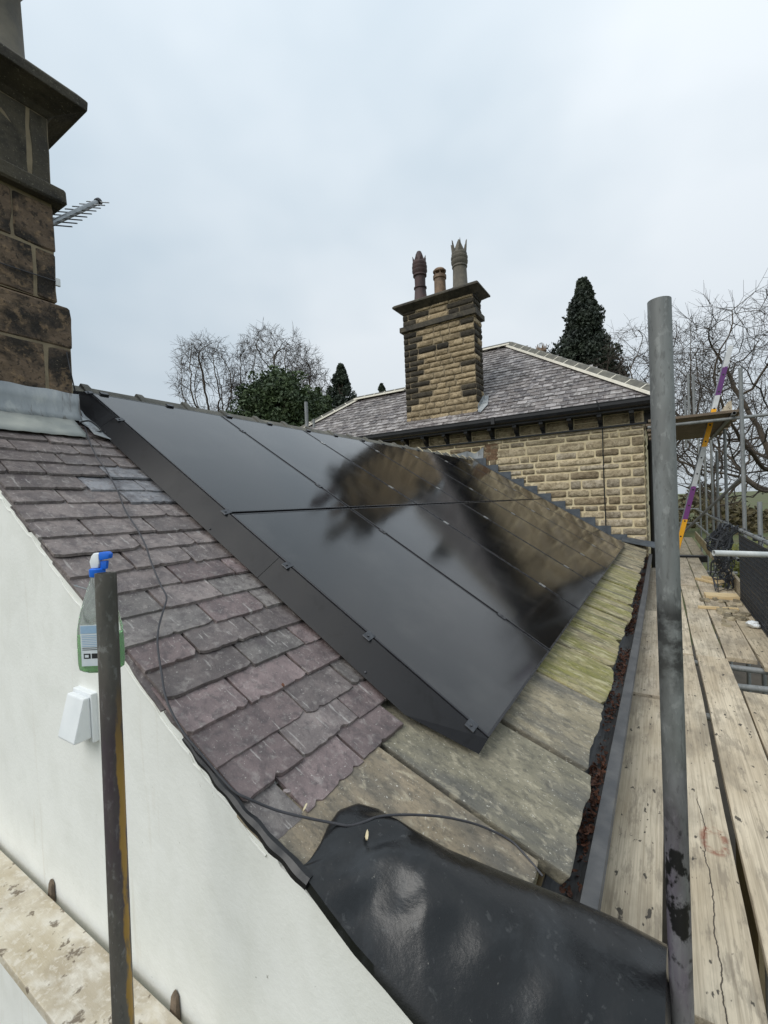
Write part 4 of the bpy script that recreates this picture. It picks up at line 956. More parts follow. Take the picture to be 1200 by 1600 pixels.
g = MB().prism([(1.36, YF+0.5, UZ+0.04), (1.55, YF+0.5, UZ+0.04), (1.54, YF+0.5, UZ+0.25), (1.50, YF+0.5, UZ+0.24)], [(1.36, YF+0.54, UZ+0.04), (1.55, YF+0.54, UZ+0.04), (1.54, YF+0.54, UZ+0.25), (1.50, YF+0.54, UZ+0.24)])
o = tag(g.build('board_offcut', MT['wood'], bevel=0.004), 'triangular timber piece standing on the upper platform', 'offcut')
for y, zt, lab in ((9.3, 3.6, 'tall upright tube rising through the upper platform, middle one'), (11.0, 3.4, 'tall upright tube rising beyond the upper platform'), (7.6, 3.2, 'upright tube rising above the upper platform behind the ladder')):
    sctube((1.18, y+1.2, UZ+0.04), (1.18, y+1.2, zt), lab, n=10)
sctube((XS+0.12, YF+0.4, UZ-0.9), (0.7, YF+3.2, ZD+0.3), 'sloping brace tube beneath the upper platform', n=10)

# ---- ladder
LF = onZ(1046, 905, ZD+0.004); LT = onY(1142, 540, float(LF[1])-0.05)
ld = thing('ladder', LF, 'aluminium ladder with yellow and purple painted stile leaning past the platform', 'ladder')
def lad_paint(h, col):
    nd, lk = h['nd'], h['lk']; ge = nd.new('ShaderNodeNewGeometry'); sp = nd.new('ShaderNodeSeparateXYZ'); lk(ge.outputs['Position'], sp.inputs[0])
    nz_ = h['noise'](9, (1,1,1), 4, 0.6)
    a = nd.new('ShaderNodeMath'); a.operation = 'MULTIPLY_ADD'; lk(nz_, a.inputs[0]); a.inputs[1].default_value = 0.06; lk(sp.outputs['Z'], a.inputs[2])
    z = a.outputs[0]
    def band(z0, z1, c, col):
        m1 = nd.new('ShaderNodeMath'); m1.operation = 'GREATER_THAN'; lk(z, m1.inputs[0]); m1.inputs[1].default_value = z0
        m2 = nd.new('ShaderNodeMath'); m2.operation = 'LESS_THAN'; lk(z, m2.inputs[0]); m2.inputs[1].default_value = z1
        m3 = nd.new('ShaderNodeMath'); m3.operation = 'MULTIPLY'; lk(m1.outputs[0], m3.inputs[0]); lk(m2.outputs[0], m3.inputs[1])
        return h['mix'](m3.outputs[0], col, lin(c))
    def zy(py): return float(LF[2]+(LT[2]-LF[2])*(905-py)/(905-540))
    col = band(zy(862)-0.5, zy(803), (232,168,32), col); col = band(zy(803), zy(750), (112,58,118), col)
    col = band(zy(688), zy(630), (240,172,30), col); col = band(zy(610), zy(568), (96,52,110), col); return col
MT['ladder'] = M('ladder_aluminium', (186,188,190), (204,206,206), sc=12, rough=(0.4,0.55), bump=0.05, metal=0.2, rnd=False, extra=lad_paint)
MT['ladder_plain'] = M('ladder_bare_aluminium', (120,124,128), (146,150,152), sc=12, rough=(0.4,0.55), bump=0.05, metal=0.4)
dl_ = Vector(LT-LF); Ln = dl_.length; du = dl_.normalized(); dp = Vector((du.z, 0, -du.x)).normalized()
for k, yo in enumerate((0.0, 0.38)):
    a = Vector(LF)+Vector((0, yo, 0)); b = a+du*Ln; g = MB()
    A = [a+dp*sx*0.034+Vector((0, sy2*0.013, 0)) for sx, sy2 in ((-1,-1), (1,-1), (1,1), (-1,1))]
    g.prism([tuple(p) for p in A], [tuple(p+du*Ln) for p in A]); g.build('stile', MT['ladder'] if k == 0 else MT['ladder_plain'], ld, bevel=0.004)
for q in range(13):
    c = Vector(LF)+du*(0.22+0.26*q)
    if (c-Vector(LF)).length > Ln-0.08: break
    ro = MB().tube([c+Vector((0,0.014,0)), c+Vector((0,0.366,0))], 0.014, 8).build('rung', MT['ladder_plain'], ld)
    MB().lathe(c+Vector((0,-0.0135,0)), [(0.013,-0.001), (0.013,0.002)], 10, (0,-1,0)).build('rung_end', MT['blackpaint'], ro)

# ================================================================== STONE HOUSE
YW = 9.0
hs = thing('stone_house', (-4.0, 12.5, GZ), 'coursed sandstone house with hipped slate roof and black bracketed gutter', 'house')
XR = 0.335
def stone_variants(k, name):
    o = []
    for q in range(k):
        r = random.Random(500+q); nx_, nz_ = 6, 4; v = []; f = []
        for jz in range(nz_+1):
            for ix in range(nx_+1):
                u, w_ = ix/nx_-0.5, jz/nz_-0.5; ed_ = min(0.5-abs(u), 0.5-abs(w_))
                uu = u*(1-0.03*r.random()) if abs(u) == 0.5 else u+r.uniform(-0.03, 0.03); ww = w_*(1-0.06*r.random()) if abs(w_) == 0.5 else w_+r.uniform(-0.03, 0.03)
                d = -0.5+(0.16 if ed_ < 0.01 else 0)+r.uniform(-0.20, 0.10)*(1 if ed_ > 0.01 else 0.2)
                if ed_ < 0.01 and abs(u) == 0.5 and abs(w_) == 0.5: uu *= 0.965; ww *= 0.90
                v.append((uu, d, ww))
        for jz in range(nz_):
            for ix in range(nx_): a = jz*(nx_+1)+ix; f.append((a, a+1, a+nx_+2, a+nx_+1))
        rim = [ix for ix in range(nx_+1)]+[(jz+1)*(nx_+1)-1 for jz in range(1, nz_+1)]+[nz_*(nx_+1)+ix for ix in range(nx_-1, -1, -1)]+[jz*(nx_+1) for jz in range(nz_-1, 0, -1)]
        b = len(v)
        for k_ in rim: v.append((v[k_][0], 0.5, v[k_][2]))
        for i in range(len(rim)): i2 = (i+1) % len(rim); f.append((rim[i2], rim[i], b+i, b+i2))
        me = bpy.data.meshes.new(name); me.from_pydata(v, [], f); me.update()
        for p in me.polygons: p.use_smooth = (p.index < nx_*nz_)
        o.append(me)
    return o
SV = stone_variants(8, 'stone'); SVC = stone_variants(8, 'chimney_stone')
for me in SV: me.materials.append(MT['stone'])
for me in SVC: me.materials.append(MT['stone'])
def stone(parent, var, c, dims, rot=0.0, colr=(1,1,1,1), mat=None):
    o = link('stone', var, None, parent, c); o.scale = dims; o.rotation_euler = (0, 0, rot); o.color = colr; return o
# wall core with the chimney breast side, mortar face set back
g = MB()
W0 = [(-10.6, GZ), (XR, GZ), (XR, 2.78), (-10.6, 2.78)]
g.box((-10.6, YW+0.012, GZ-0.2), (XR-0.012, YW+0.4, 2.80)); wl = g.build('wall', MT['mortar'], hs)
MB().box((-0.06, YW+0.41, GZ-0.2), (XR-0.012, 17.6, 2.80)).build('side_wall', MT['mortar'], hs)
def roofz(x): return rz(x, -0.06)                         # cottage roof line against the wall
r = random.Random(8)
z = -0.45; ci = 0
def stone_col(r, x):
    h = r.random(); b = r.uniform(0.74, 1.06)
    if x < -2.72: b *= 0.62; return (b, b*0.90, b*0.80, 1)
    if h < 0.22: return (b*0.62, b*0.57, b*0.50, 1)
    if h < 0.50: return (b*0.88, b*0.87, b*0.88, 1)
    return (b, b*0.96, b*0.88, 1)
while z < 2.36:
    h = r.choice([0.13, 0.15, 0.17, 0.19, 0.21]); 
    if z+h > 2.30: h = 2.385-z
    x = XR; k = 0
    while x > -5.2:
        q = r.random(); wd = r.uniform(0.18, 0.32) if q < 0.30 else (r.uniform(0.34, 0.56) if q < 0.75 else r.uniform(0.56, 0.95))
        if k == 0: wd = 0.46 if ci % 2 else 0.24            # quoins
        x0 = x-wd
        if max(roofz(x0), roofz(x)) < z+h+0.55 or True:
            if min(roofz(x), roofz(x0)) < z+h:
                if h > 0.17 and r.random() < 0.22 and k:
                    hh = h*r.uniform(0.42, 0.58)
                    for zz0, zz1 in ((z, z+hh), (z+hh, z+h)):
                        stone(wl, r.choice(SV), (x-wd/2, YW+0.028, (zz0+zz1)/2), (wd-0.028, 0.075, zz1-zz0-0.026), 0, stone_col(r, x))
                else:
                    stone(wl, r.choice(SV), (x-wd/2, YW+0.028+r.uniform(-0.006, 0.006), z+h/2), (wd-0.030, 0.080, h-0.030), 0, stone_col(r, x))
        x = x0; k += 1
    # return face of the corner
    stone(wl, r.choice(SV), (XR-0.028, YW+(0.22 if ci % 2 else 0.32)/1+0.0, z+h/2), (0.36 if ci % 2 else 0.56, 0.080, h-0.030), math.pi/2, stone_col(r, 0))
    z += h; ci += 1
# string moulding, corbel course, brackets, fascia and gutter
MB().box((-10.4, YW-0.055, 2.385), (XR+0.05, YW+0.02, 2.425)).build('moulding', MT['blackpaint'], hs, bevel=0.006)
bxs = [float(onY(px, 676, YW-0.12)[0]) for px in (664, 697, 734, 773, 813, 852, 895, 940, 988)]
bxs = list(np.linspace(bxs[0], bxs[-1], 9)); sp_b = bxs[1]-bxs[0]
bxs = [bxs[0]-sp_b*q for q in (4, 3, 2, 1)] + bxs
gt = MB()
pg_ = [(YW-0.38, 2.70), (YW-0.45, 2.72), (YW-0.475, 2.78), (YW-0.475, 2.845), (YW-0.49, 2.85), (YW-0.49, 2.865), (YW-0.46, 2.865), (YW-0.46, 2.79), (YW-0.38, 2.75), (YW-0.36, 2.84), (YW-0.34, 2.84), (YW-0.34, 2.70)]
gt.prism([(-10.7, y, z_) for y, z_ in pg_], [(XR+0.40, y, z_) for y, z_ in pg_])
hg = gt.build('gutter', MT['blackpaint'], hs)
MB().box((-2.72, YW-0.495, 2.705), (-2.64, YW-0.37, 2.872)).build('gutter_joint', MT['blackpaint'], hg)
MB().box((-10.6, YW-0.335, 2.66), (XR+0.33, YW+0.0, 2.70)).build('soffit', MT['blackpaint'], hs)
for x in bxs:
    pf = [(YW-0.001, 2.658), (YW-0.30, 2.658), (YW-0.30, 2.60), (YW-0.22, 2.585), (YW-0.16, 2.55), (YW-0.12, 2.49), (YW-0.06, 2.475), (YW-0.045, 2.435), (YW-0.001, 2.428)]
    g = MB().prism([(x-0.045, y, z_) for y, z_ in pf], [(x+0.045, y, z_) for y, z_ in pf]); g.build('bracket', MT['blackpaint'], hs, bevel=0.004)
for q in range(len(bxs)-1):
    a, b = bxs[q]+0.05, bxs[q+1]-0.05; r2 = random.Random(q)
    if r2.random() < 0.5: stone(wl, SV[q % 8], ((a+b)/2, YW+0.028, 2.545), (b-a-0.02, 0.06, 0.205), 0, (0.72,0.68,0.58,1))
    else:
        stone(wl, SV[q % 8], ((a+b)/2, YW+0.028, 2.49), (b-a-0.02, 0.06, 0.10), 0, (0.72,0.66,0.55,1)); stone(wl, SV[(q+3) % 8], ((a+b)/2, YW+0.028, 2.60), (b-a-0.02, 0.06, 0.10), 0, (0.60,0.56,0.48,1))
stone(wl, SV[2], ((bxs[-1]+XR)/2+0.02, YW+0.028, 2.545), (XR-bxs[-1]-0.08, 0.06, 0.205), 0, (0.85,0.8,0.68,1))
# side gutter and downpipe at the corner
gt = MB(); gt.prism([(XR+0.41+(y-YW+0.34)*-1-0.27, YW-0.30, z_) for y, z_ in pg_], [(XR+0.41+(y-YW+0.34)*-1-0.27, 17.6, z_) for y, z_ in pg_]); gt.build('side_gutter', MT['blackpaint'], hg)
g = MB().tube([(XR+0.30, YW+0.55, 2.72), (XR+0.12, YW+0.55, 2.35), (XR+0.10, YW+0.55, 2.1), (XR+0.10, YW+0.55, GZ)], 0.055, 14)
for z_ in (1.9, 0.7): g.tube([(XR+0.10, YW+0.55, z_), (XR+0.10, YW+0.55, z_+0.09)], 0.068, 14)
dp_ = g.build('downpipe', MT['blackpaint'], hs, smooth=True)
for q in range(5):
    pf = [(XR+0.001, 2.658), (XR+0.30, 2.658), (XR+0.30, 2.60), (XR+0.16, 2.55), (XR+0.06, 2.475), (XR+0.001, 2.428)]
    y = YW+0.25+q*0.62; MB().prism([(x, y, z_) for x, z_ in pf], [(x, y+0.09, z_) for x, z_ in pf]).build('bracket', MT['blackpaint'], hs)
# cable down the wall
P = [onY(941, 650, YW-0.03), onY(942, 700, YW-0.012), onY(944, 760, YW-0.012), onY(947, 830, YW-0.02)]
MB().tube([np.array((P[0][0]-0.05, YW-0.50, 2.90))]+[np.array((P[0][0], YW-0.49, 2.72))]+P, 0.012, 8).build('wall_cable', MT['blackpaint'], hs)
# dark door-like recess and patch of lead where the cottage roof meets the wall
o = stone(wl, SV[4], (-2.90, YW+0.025, 2.12), (0.33, 0.07, 0.42), 0, (0.42,0.30,0.24,1))
g = MB(); A = [(-3.95,1.98), (-3.80,2.15), (-3.5,2.20), (-3.30,2.12), (-3.08,2.26), (-3.10,1.98), (-3.30,1.80)]
g.prism([(x, YW-0.030, z_) for x, z_ in A], [(x, YW-0.025, z_) for x, z_ in A]); g.build('lead_patch', MT['lead'], hs)
# stepped lead flashing: one step per course
MT['flash'] = M('dark_lead', (66,72,79), (88,95,101), sc=8, rough=(0.5,0.65), bump=0.2)
x = -0.05; q = 0
while x > -3.1:
    zb = rz(x, OFF-0.02); g = MB().box((x-0.30, YW-0.034-(q % 2)*0.004, zb), (x+0.02, YW-0.028-(q % 2)*0.004, rz(x-0.30, OFF)+0.045)); g.build('step_flashing', MT['flash'], hs); x -= 0.30; q += 1
g = MB().prism([(0.02, 8.50, rz(0.02,OFF)), (-3.25, 8.50, rz(-3.25, OFF+0.01)), (-3.25, YW-0.02, rz(-3.25, OFF+0.03)), (0.02, YW-0.02, rz(0.02, OFF+0.02))], [(0.02, 8.50, rz(0.02,OFF)+0.01), (-3.25, 8.50, rz(-3.25, OFF+0.01)+0.01), (-3.25, YW-0.02, rz(-3.25, OFF+0.03)+0.01), (0.02, YW-0.02, rz(0.02, OFF+0.02)+0.01)])
g.build('flashing_tray', MT['flash'], hs)
g = MB().prism([(-0.12, YW-0.28, -0.02), (0.62, YW-0.28, -0.18), (0.62, YW+0.0, -0.10), (-0.12, YW+0.0, 0.05)], [(-0.12, YW-0.28, 0.0), (0.62, YW-0.28, -0.16), (0.62, YW+0.0, -0.08), (-0.12, YW+0.0, 0.07)]); g.build('lead_tray', MT['flash'], hs)

# hipped roof
E0, EZ, PR = YW-0.40, 2.85, R_(36.5); TP = math.tan(PR)
def hz(y): return EZ+(y-E0)*TP
XE = XR+0.38                                             # right eaves corner
AP = (XE-4.05-0.20, E0+4.05)                             # apex of right hip
dA = AP[1]-E0
x_ap = XE-dA
KR = (-8.15, E0+2.30)                                    # left hip top of the lower wing
front = [(-10.45, E0), (XE, E0), (x_ap, E0+dA), (x_ap-1.2, E0+dA), (-6.2, E0+2.30), (-8.15, E0+2.30)]
MT['far_sarking'] = M('far_sarking', (52,48,50), (64,60,62), sc=6, rough=(0.9,1.0), bump=0.1)
g = MB(); n0 = len(front)
g.prism([(x, y, hz(y)) for x, y in front], [(x, y, hz(y)-0.08) for x, y in front])
# right hip face, rear faces
g.add([(XE, E0, hz(E0)-0.002), (XE, E0+2*dA, hz(E0)-0.002), (x_ap, E0+dA, hz(E0+dA)-0.002)], [(0,1,2)])
g.add([(XE, E0+2*dA, EZ-0.003), (-6.2, E0+2*dA, EZ-0.003), (x_ap-1.2, E0+dA, hz(E0+dA)-0.003), (x_ap, E0+dA, hz(E0+dA)-0.003)], [(0,1,2,3)])
g.add([(-8.15, E0+2.3, hz(E0+2.3)-0.003), (-6.2, E0+2.3, hz(E0+2.3)-0.003), (-6.2, E0+4.6, EZ-0.003), (-10.45, E0+4.6, EZ-0.003), (-10.45, E0, EZ-0.003)], [(0,1,2,3), (0,3,4)])
hr = g.build('roof', MT['far_sarking'], hs)
def inside(x, y):
    if y < E0 or y > E0+dA: return False
    if x > XE-(y-E0): return False
    if y <= E0+2.30: return x > -10.45+(y-E0)
    yl = (y-E0-2.3)/(dA-2.3); return x > -6.2+yl*(x_ap-1.2+6.2)
# slates of the front pitch
cand = []; gau = 0.19; wdt = 0.235; nrow = int(dA/math.cos(PR)/gau)+1
r = random.Random(12)
for q in range(nrow):
    y = E0-0.03+q*gau*math.cos(PR); x = -10.6+(q % 2)*wdt/2
    while x < XE:
        if inside(x+wdt/2, y+0.06): cand.append((x, y, q))
        x += wdt
nF = np.array([0, -math.sin(PR), math.cos(PR)]); uF = np.array([0, math.cos(PR), math.sin(PR)])
def fslate(x, y, r):
    L = 0.34; t = 0.008; w_ = wdt-0.008; b = np.array([x+0.004, y, hz(y)+0.022]); hd = -nF*0.026
    j1, j2, j3 = r.uniform(-0.010, 0.010), r.uniform(-0.010, 0.010), r.uniform(-0.003, 0.006)
    top4 = [b+uF*j1+nF*j3, b+np.array([w_,0,0])+uF*j2+nF*j3, b+np.array([w_,0,0])+uF*L+hd, b+uF*L+hd]
    return top4, [p-nF*t for p in top4]
cand.sort(key=lambda c: (c[2]+max(0, -2.4-c[0])*2.2))
vis = [c for c in cand if not (-5.35 < c[0] < -3.6 and c[1] < YW+0.5)]
chosen = set(vis[:300])
gs = {0: MB(), 1: MB(), 2: MB()}
COLS = [(0.72,0.69,0.69,1), (0.98,0.96,0.95,1), (0.50,0.475,0.475,1)]
base_mesh = None
for c in cand:
    a, b = fslate(c[0], c[1], r); k = r.choices((0, 1, 2), (0.5, 0.25, 0.25))[0]
    if c in chosen:
        o = MB().prism(a, b).build('slate', MT['fslate'], hr); bb = r.uniform(0.85, 1.1); o.color = tuple(x*bb for x in COLS[k][:3])+(1,)
    else: gs[k].prism(a, b)
for k in gs:
    o = gs[k].build('slate_field', MT['fslate'], hr); o.color = COLS[k]; o['kind'] = 'stuff'
# hip and ridge tiles with mortar beds
MT['hip_mortar'] = M('pale_mortar', (206,200,184), (222,216,202), sc=10, rough=(0.85,0.95), bump=0.3)
def ridge_run(a, b, nT, wd=0.17, hh=0.05, mort=True, mat='ridge'):
    a, b = np.array(a, float), np.array(b, float); d = b-a; Lr = np.linalg.norm(d); d = d/Lr
    sd_ = np.cross(d, (0,0,1)); sd_ /= np.linalg.norm(sd_); up_ = np.cross(sd_, d)
    for q in range(nT):
        p0, p1 = a+d*(Lr*q/nT+0.012), a+d*(Lr*(q+1)/nT-0.012)
        pf = [(-wd, -0.045), (-0.05, hh), (0.05, hh), (wd, -0.045), (0.04, hh-0.03), (-0.04, hh-0.03)]
        MB().prism([p0+sd_*u+up_*v for u, v in pf], [p1+sd_*u+up_*v for u, v in pf]).build('ridge_tile', MT[mat], hr)
        if mort:
            pf2 = [(-wd-0.03, -0.06), (-0.055, hh+0.002), (0.055, hh+0.002), (wd+0.03, -0.06)]
            m0, m1 = p1+d*0.0, p1+d*0.024; MB().prism([m0+sd_*u+up_*v for u, v in pf2], [m1+sd_*u+up_*v for u, v in pf2]).build('mortar_joint', MT['hip_mortar'], hr)
    for sg in (-1, 1):
        pf3 = [(sg*(wd-0.02), -0.085), (sg*(wd+0.045), -0.085), (sg*(wd+0.02), -0.035), (sg*(wd-0.02), -0.035)]
        MB().prism([a+sd_*u+up_*v for u, v in pf3], [b+sd_*u+up_*v for u, v in pf3]).build('mortar_bed', MT['hip_mortar'], hr)
zt_ = hz(E0+dA)
ridge_run((XE, E0, EZ+0.05), (x_ap, E0+dA, zt_+0.05), 14)
ridge_run((x_ap, E0+dA, zt_+0.05), (x_ap-1.2, E0+dA, zt_+0.05), 3, mort=False)
ridge_run((-10.45, E0, EZ+0.05), (-8.15, E0+2.3, hz(E0+2.3)+0.05), 8)
ridge_run((-8.15, E0+2.3, hz(E0+2.3)+0.05), (-6.2, E0+2.3, hz(E0+2.3)+0.05), 5)
# ================================================================== FAR CHIMNEY
fc = thing('far_chimney_stack', (-4.25, 9.4, 2.9), 'blackened sandstone chimney stack with three pots on the far house', 'chimney')
YC = YW+0.03; CX0, CX1, CD = -5.235, -3.225, 0.55
MB().box((CX0+0.012, YC+0.012, 2.95), (CX1-0.012, YC+CD, 6.25)).build('core', MT['mortar_old'], fc)
def ccol(r, x, z, side=False):
    f = (x-CX0)/(CX1-CX0); b = r.uniform(0.55, 0.85)
    sooty = (f < 0.27 and r.random() < 0.94) or (z > 5.55 and r.random() < 0.75) or (f > 0.86 and r.random() < 0.6) or side or r.random() < 0.10
    if sooty and 3.3 < z: b = r.uniform(0.05, 0.13); return (b, b*0.96, b*0.90, 1)
    return (b, b*0.90, b*0.76, 1)
r = random.Random(31); z = 2.98; ci = 0
while z < 6.05:
    h = r.choice([0.135, 0.15, 0.165])
    if 5.45 < z < 5.60 and True: pass
    if z+h > 6.02: h = 6.10-z
    x = CX0; k = 0
    while x < CX1-0.02:
        wd = (0.16 if ci % 2 else 0.40) if k == 0 else r.uniform(0.24, 0.66)
        if CX1-(x+wd) < 0.2: wd = CX1-x
        stone(fc, r.choice(SVC), (x+wd/2, YC+0.03+r.uniform(-0.008, 0.004), z+h/2), (wd-0.022, 0.09, h-0.020), 0, ccol(r, x+wd/2, z)); x += wd; k += 1
    y = YC; k = 0
    for d in ((0.20, 0.35) if ci % 2 else (0.36, 0.19)):
        stone(fc, r.choice(SVC), (CX1-0.028, y+d/2, z+h/2), (d-0.02, 0.09, h-0.020), math.pi/2, ccol(r, CX1, z, r.random() < 0.72)); y += d
    z += h; ci += 1
def ring_band(x0, x1, y0, y1, prof, name, mat, parent, bev=0.006):
    g = MB()
    for o, z_ in prof: g.v += ringr(x0-o, x1+o, y0-o, y1+o, z_)
    for q in range(len(prof)-1):
        for k2 in range(4): g.f.append((q*4+k2, q*4+(k2+1) % 4, (q+1)*4+(k2+1) % 4, (q+1)*4+k2))
    g.f.append((3,2,1,0)); m = (len(prof)-1)*4; g.f.append((m, m+1, m+2, m+3)); return g.build(name, mat, parent, bevel=bev)
ring_band(CX0, CX1, YC, YC+CD, [(-0.02,5.56), (0.07,5.57), (0.07,5.70), (-0.02,5.72)], 'band', MT['cdark'], fc)
ring_band(CX0, CX1, YC, YC+CD, [(-0.01,6.085), (0.03,6.11), (0.17,6.20), (0.20,6.21), (0.20,6.25), (0.16,6.29), (-0.10,6.40)], 'cap', MT['cdark'], fc)
MT['pot_red'] = M('purple_red_pot', (62,48,48), (82,62,60), sc=8, rough=(0.6,0.8), bump=0.2, stains=(((50,40,40), 5, (1,1,0.4), 0.5, 0.65, 0.6),))
MT['pot_buff'] = M('buff_pot', (104,84,66), (140,116,94), sc=8, rough=(0.6,0.8), bump=0.2, stains=(((76,60,48), 5, (1,1,0.4), 0.5, 0.65, 0.7),))
py_ = YC+CD/2
def crown(g, c, r0, z0, z1, n, tall):
    for k in range(n):
        a = 6.283*k/n; P = np.array(c)+np.array([r0*math.cos(a), r0*math.sin(a), 0]); t = np.array([-math.sin(a), math.cos(a), 0])*0.055; o = np.array([math.cos(a), math.sin(a), 0])
        g.prism([P-t+[0,0,z0], P+t+[0,0,z0], P+o*0.03*tall+[0,0,z1]], [P-t-o*0.03+[0,0,z0], P+t-o*0.03+[0,0,z0], P+o*0.01*tall+[0,0,z1-0.02]])
c1 = (-4.80, py_, 6.38)
g = MB().lathe(c1, [(0.20,0), (0.20,0.05), (0.175,0.08), (0.15,0.36), (0.175,0.37), (0.175,0.40), (0.145,0.41), (0.150,0.68), (0.185,0.70), (0.185,0.74), (0.165,0.75), (0.205,0.82), (0.205,0.86), (0.18,0.87), (0.205,0.92), (0.205,0.96), (0.175,0.97), (0.195,1.02), (0.19,1.06), (0.15,1.12), (0.13,1.16), (0.085,1.30), (0.06,1.36), (0.03,1.38)], 20)
crown(g, c1, 0.165, 1.06, 1.22, 8, 1.0); g.build('chimney_pot', MT['pot_red'], fc, smooth=True)
c2 = (-4.22, py_, 6.38)
g = MB().lathe(c2, [(0.18,0), (0.18,0.06), (0.155,0.08), (0.15,0.44), (0.175,0.46), (0.175,0.54), (0.14,0.56)], 20)
for k in range(6):
    a = 6.283*k/6; g.tube([(c2[0]+0.13*math.cos(a), c2[1]+0.13*math.sin(a), 6.92), (c2[0]+0.13*math.cos(a), c2[1]+0.13*math.sin(a), 7.02)], 0.016, 5)
g.lathe((c2[0], c2[1], 7.01), [(0.17,0), (0.175,0.03), (0.13,0.08), (0.05,0.10)], 20); g.build('chimney_pot', MT['pot_buff'], fc, smooth=True)
c3 = (-3.655, py_, 6.38)
g = MB().lathe(c3, [(0.22,0), (0.22,0.06), (0.19,0.10), (0.175,0.56), (0.195,0.58), (0.195,0.61), (0.18,0.63), (0.21,0.68), (0.215,0.74), (0.195,0.76), (0.215,0.80), (0.215,0.84), (0.195,0.86), (0.20,0.92), (0.17,0.96), (0.15,1.0)], 20)
crown(g, c3, 0.175, 0.90, 1.24, 6, 1.6); g.lathe((c3[0], c3[1], 7.36), [(0.15,0), (0.10,0.12), (0.05,0.24), (0.015,0.32)], 12); g.build('chimney_pot', MT['pot_grey'], fc, smooth=True)
g = MB(); A = [(CX1+0.004, YC+0.03), (CX1+0.06, YC-0.12), (CX1+0.14, YC-0.16), (CX1+0.22, YC+0.16), (CX1+0.12, YC+0.55), (CX1+0.004, YC+0.60)]
g.prism([(x, y, hz(y)+0.045) for x, y in A], [(x, y, hz(y)+0.055) for x, y in A]); g.build('lead_soaker', MT['lead'], fc)
g = MB().box((CX1-0.001, YC+0.02, hz(YC)+0.02), (CX1+0.026, YC+0.42, hz(YC)+0.42)); 
g = MB().prism([(CX1+0.020, YC, hz(YC)), (CX1+0.020, YC+0.5, hz(YC+0.5)), (CX1+0.020, YC+0.5, hz(YC+0.5)+0.16), (CX1+0.020, YC, hz(YC)+0.16)], [(CX1+0.026, YC, hz(YC)), (CX1+0.026, YC+0.5, hz(YC+0.5)), (CX1+0.026, YC+0.5, hz(YC+0.5)+0.16), (CX1+0.026, YC, hz(YC)+0.16)])
g.build('lead_upstand', MT['lead'], fc)
# pot behind the hip
b0 = thing('hidden_chimney_pot', (0,0,0), 'buff crowned chimney pot peeping over the right hip with a wire cowl', 'chimney pot')
bp_ = CAM+ray(846, 553)*17.0; b0.location = Vector(bp_); ORG[b0.name] = bp_
g = MB().lathe(bp_-np.array([0,0,0.9]), [(0.20,0), (0.20,0.5), (0.24,0.55), (0.24,0.62), (0.19,0.66), (0.17,0.95), (0.20,1.0), (0.12,1.1)], 16); crown(g, tuple(bp_-np.array([0,0,0.9])), 0.17, 1.0, 1.25, 6, 1.2); g.build('pot', MT['pot_buff'], b0, smooth=True)
g = MB()
for k in range(4):
    a = math.pi*k/4; pts_ = [bp_+np.array([0.17*math.cos(t)*math.cos(a), 0.17*math.cos(t)*math.sin(a), 0.12+0.30*math.sin(t)]) for t in np.linspace(0, math.pi, 9)]; g.tube(pts_, 0.008, 4)
g.build('wire_cowl', MT['alu'], b0)
MB().box(tuple(bp_+np.array([-0.45,-0.3,-7.5])), tuple(bp_+np.array([0.45,0.3,-0.88]))).build('stack', MT['cdark'], b0)

# ================================================================== TREES
MT['bark'] = M('bark', (62,54,46), (86,76,64), sc=3, st=(1,1,0.3), rough=(0.85,0.95), bump=0.5, bsc=14, bdist=0.03)
MT['twig'] = M('twig', (58,51,46), (80,70,62), sc=2, rough=(0.85,0.95), bump=0, coord='World')
MT['twig_dark'] = M('twig_dark', (50,45,41), (70,63,56), sc=2, rough=(0.85,0.95), bump=0, coord='World')
def leafmat(name, c1, c2):
    m = M(name, c1, c2, sc=0.8, coord='World', rough=(0.6,0.8), bump=0, rnd=False, det=4); return m
MT['ever'] = leafmat('evergreen_leaf', (46,62,40), (82,98,62)); MT['conif'] = leafmat('conifer_leaf', (34,46,36), (56,68,50)); MT['conif2'] = leafmat('cypress_leaf', (30,40,32), (50,60,44))
def ground_z(x, y):
    d = math.hypot(x, y-5); return GZ+(0 if d < 22 else (min((d-22)/140, 1.0))**1.3*2.0)-0.3
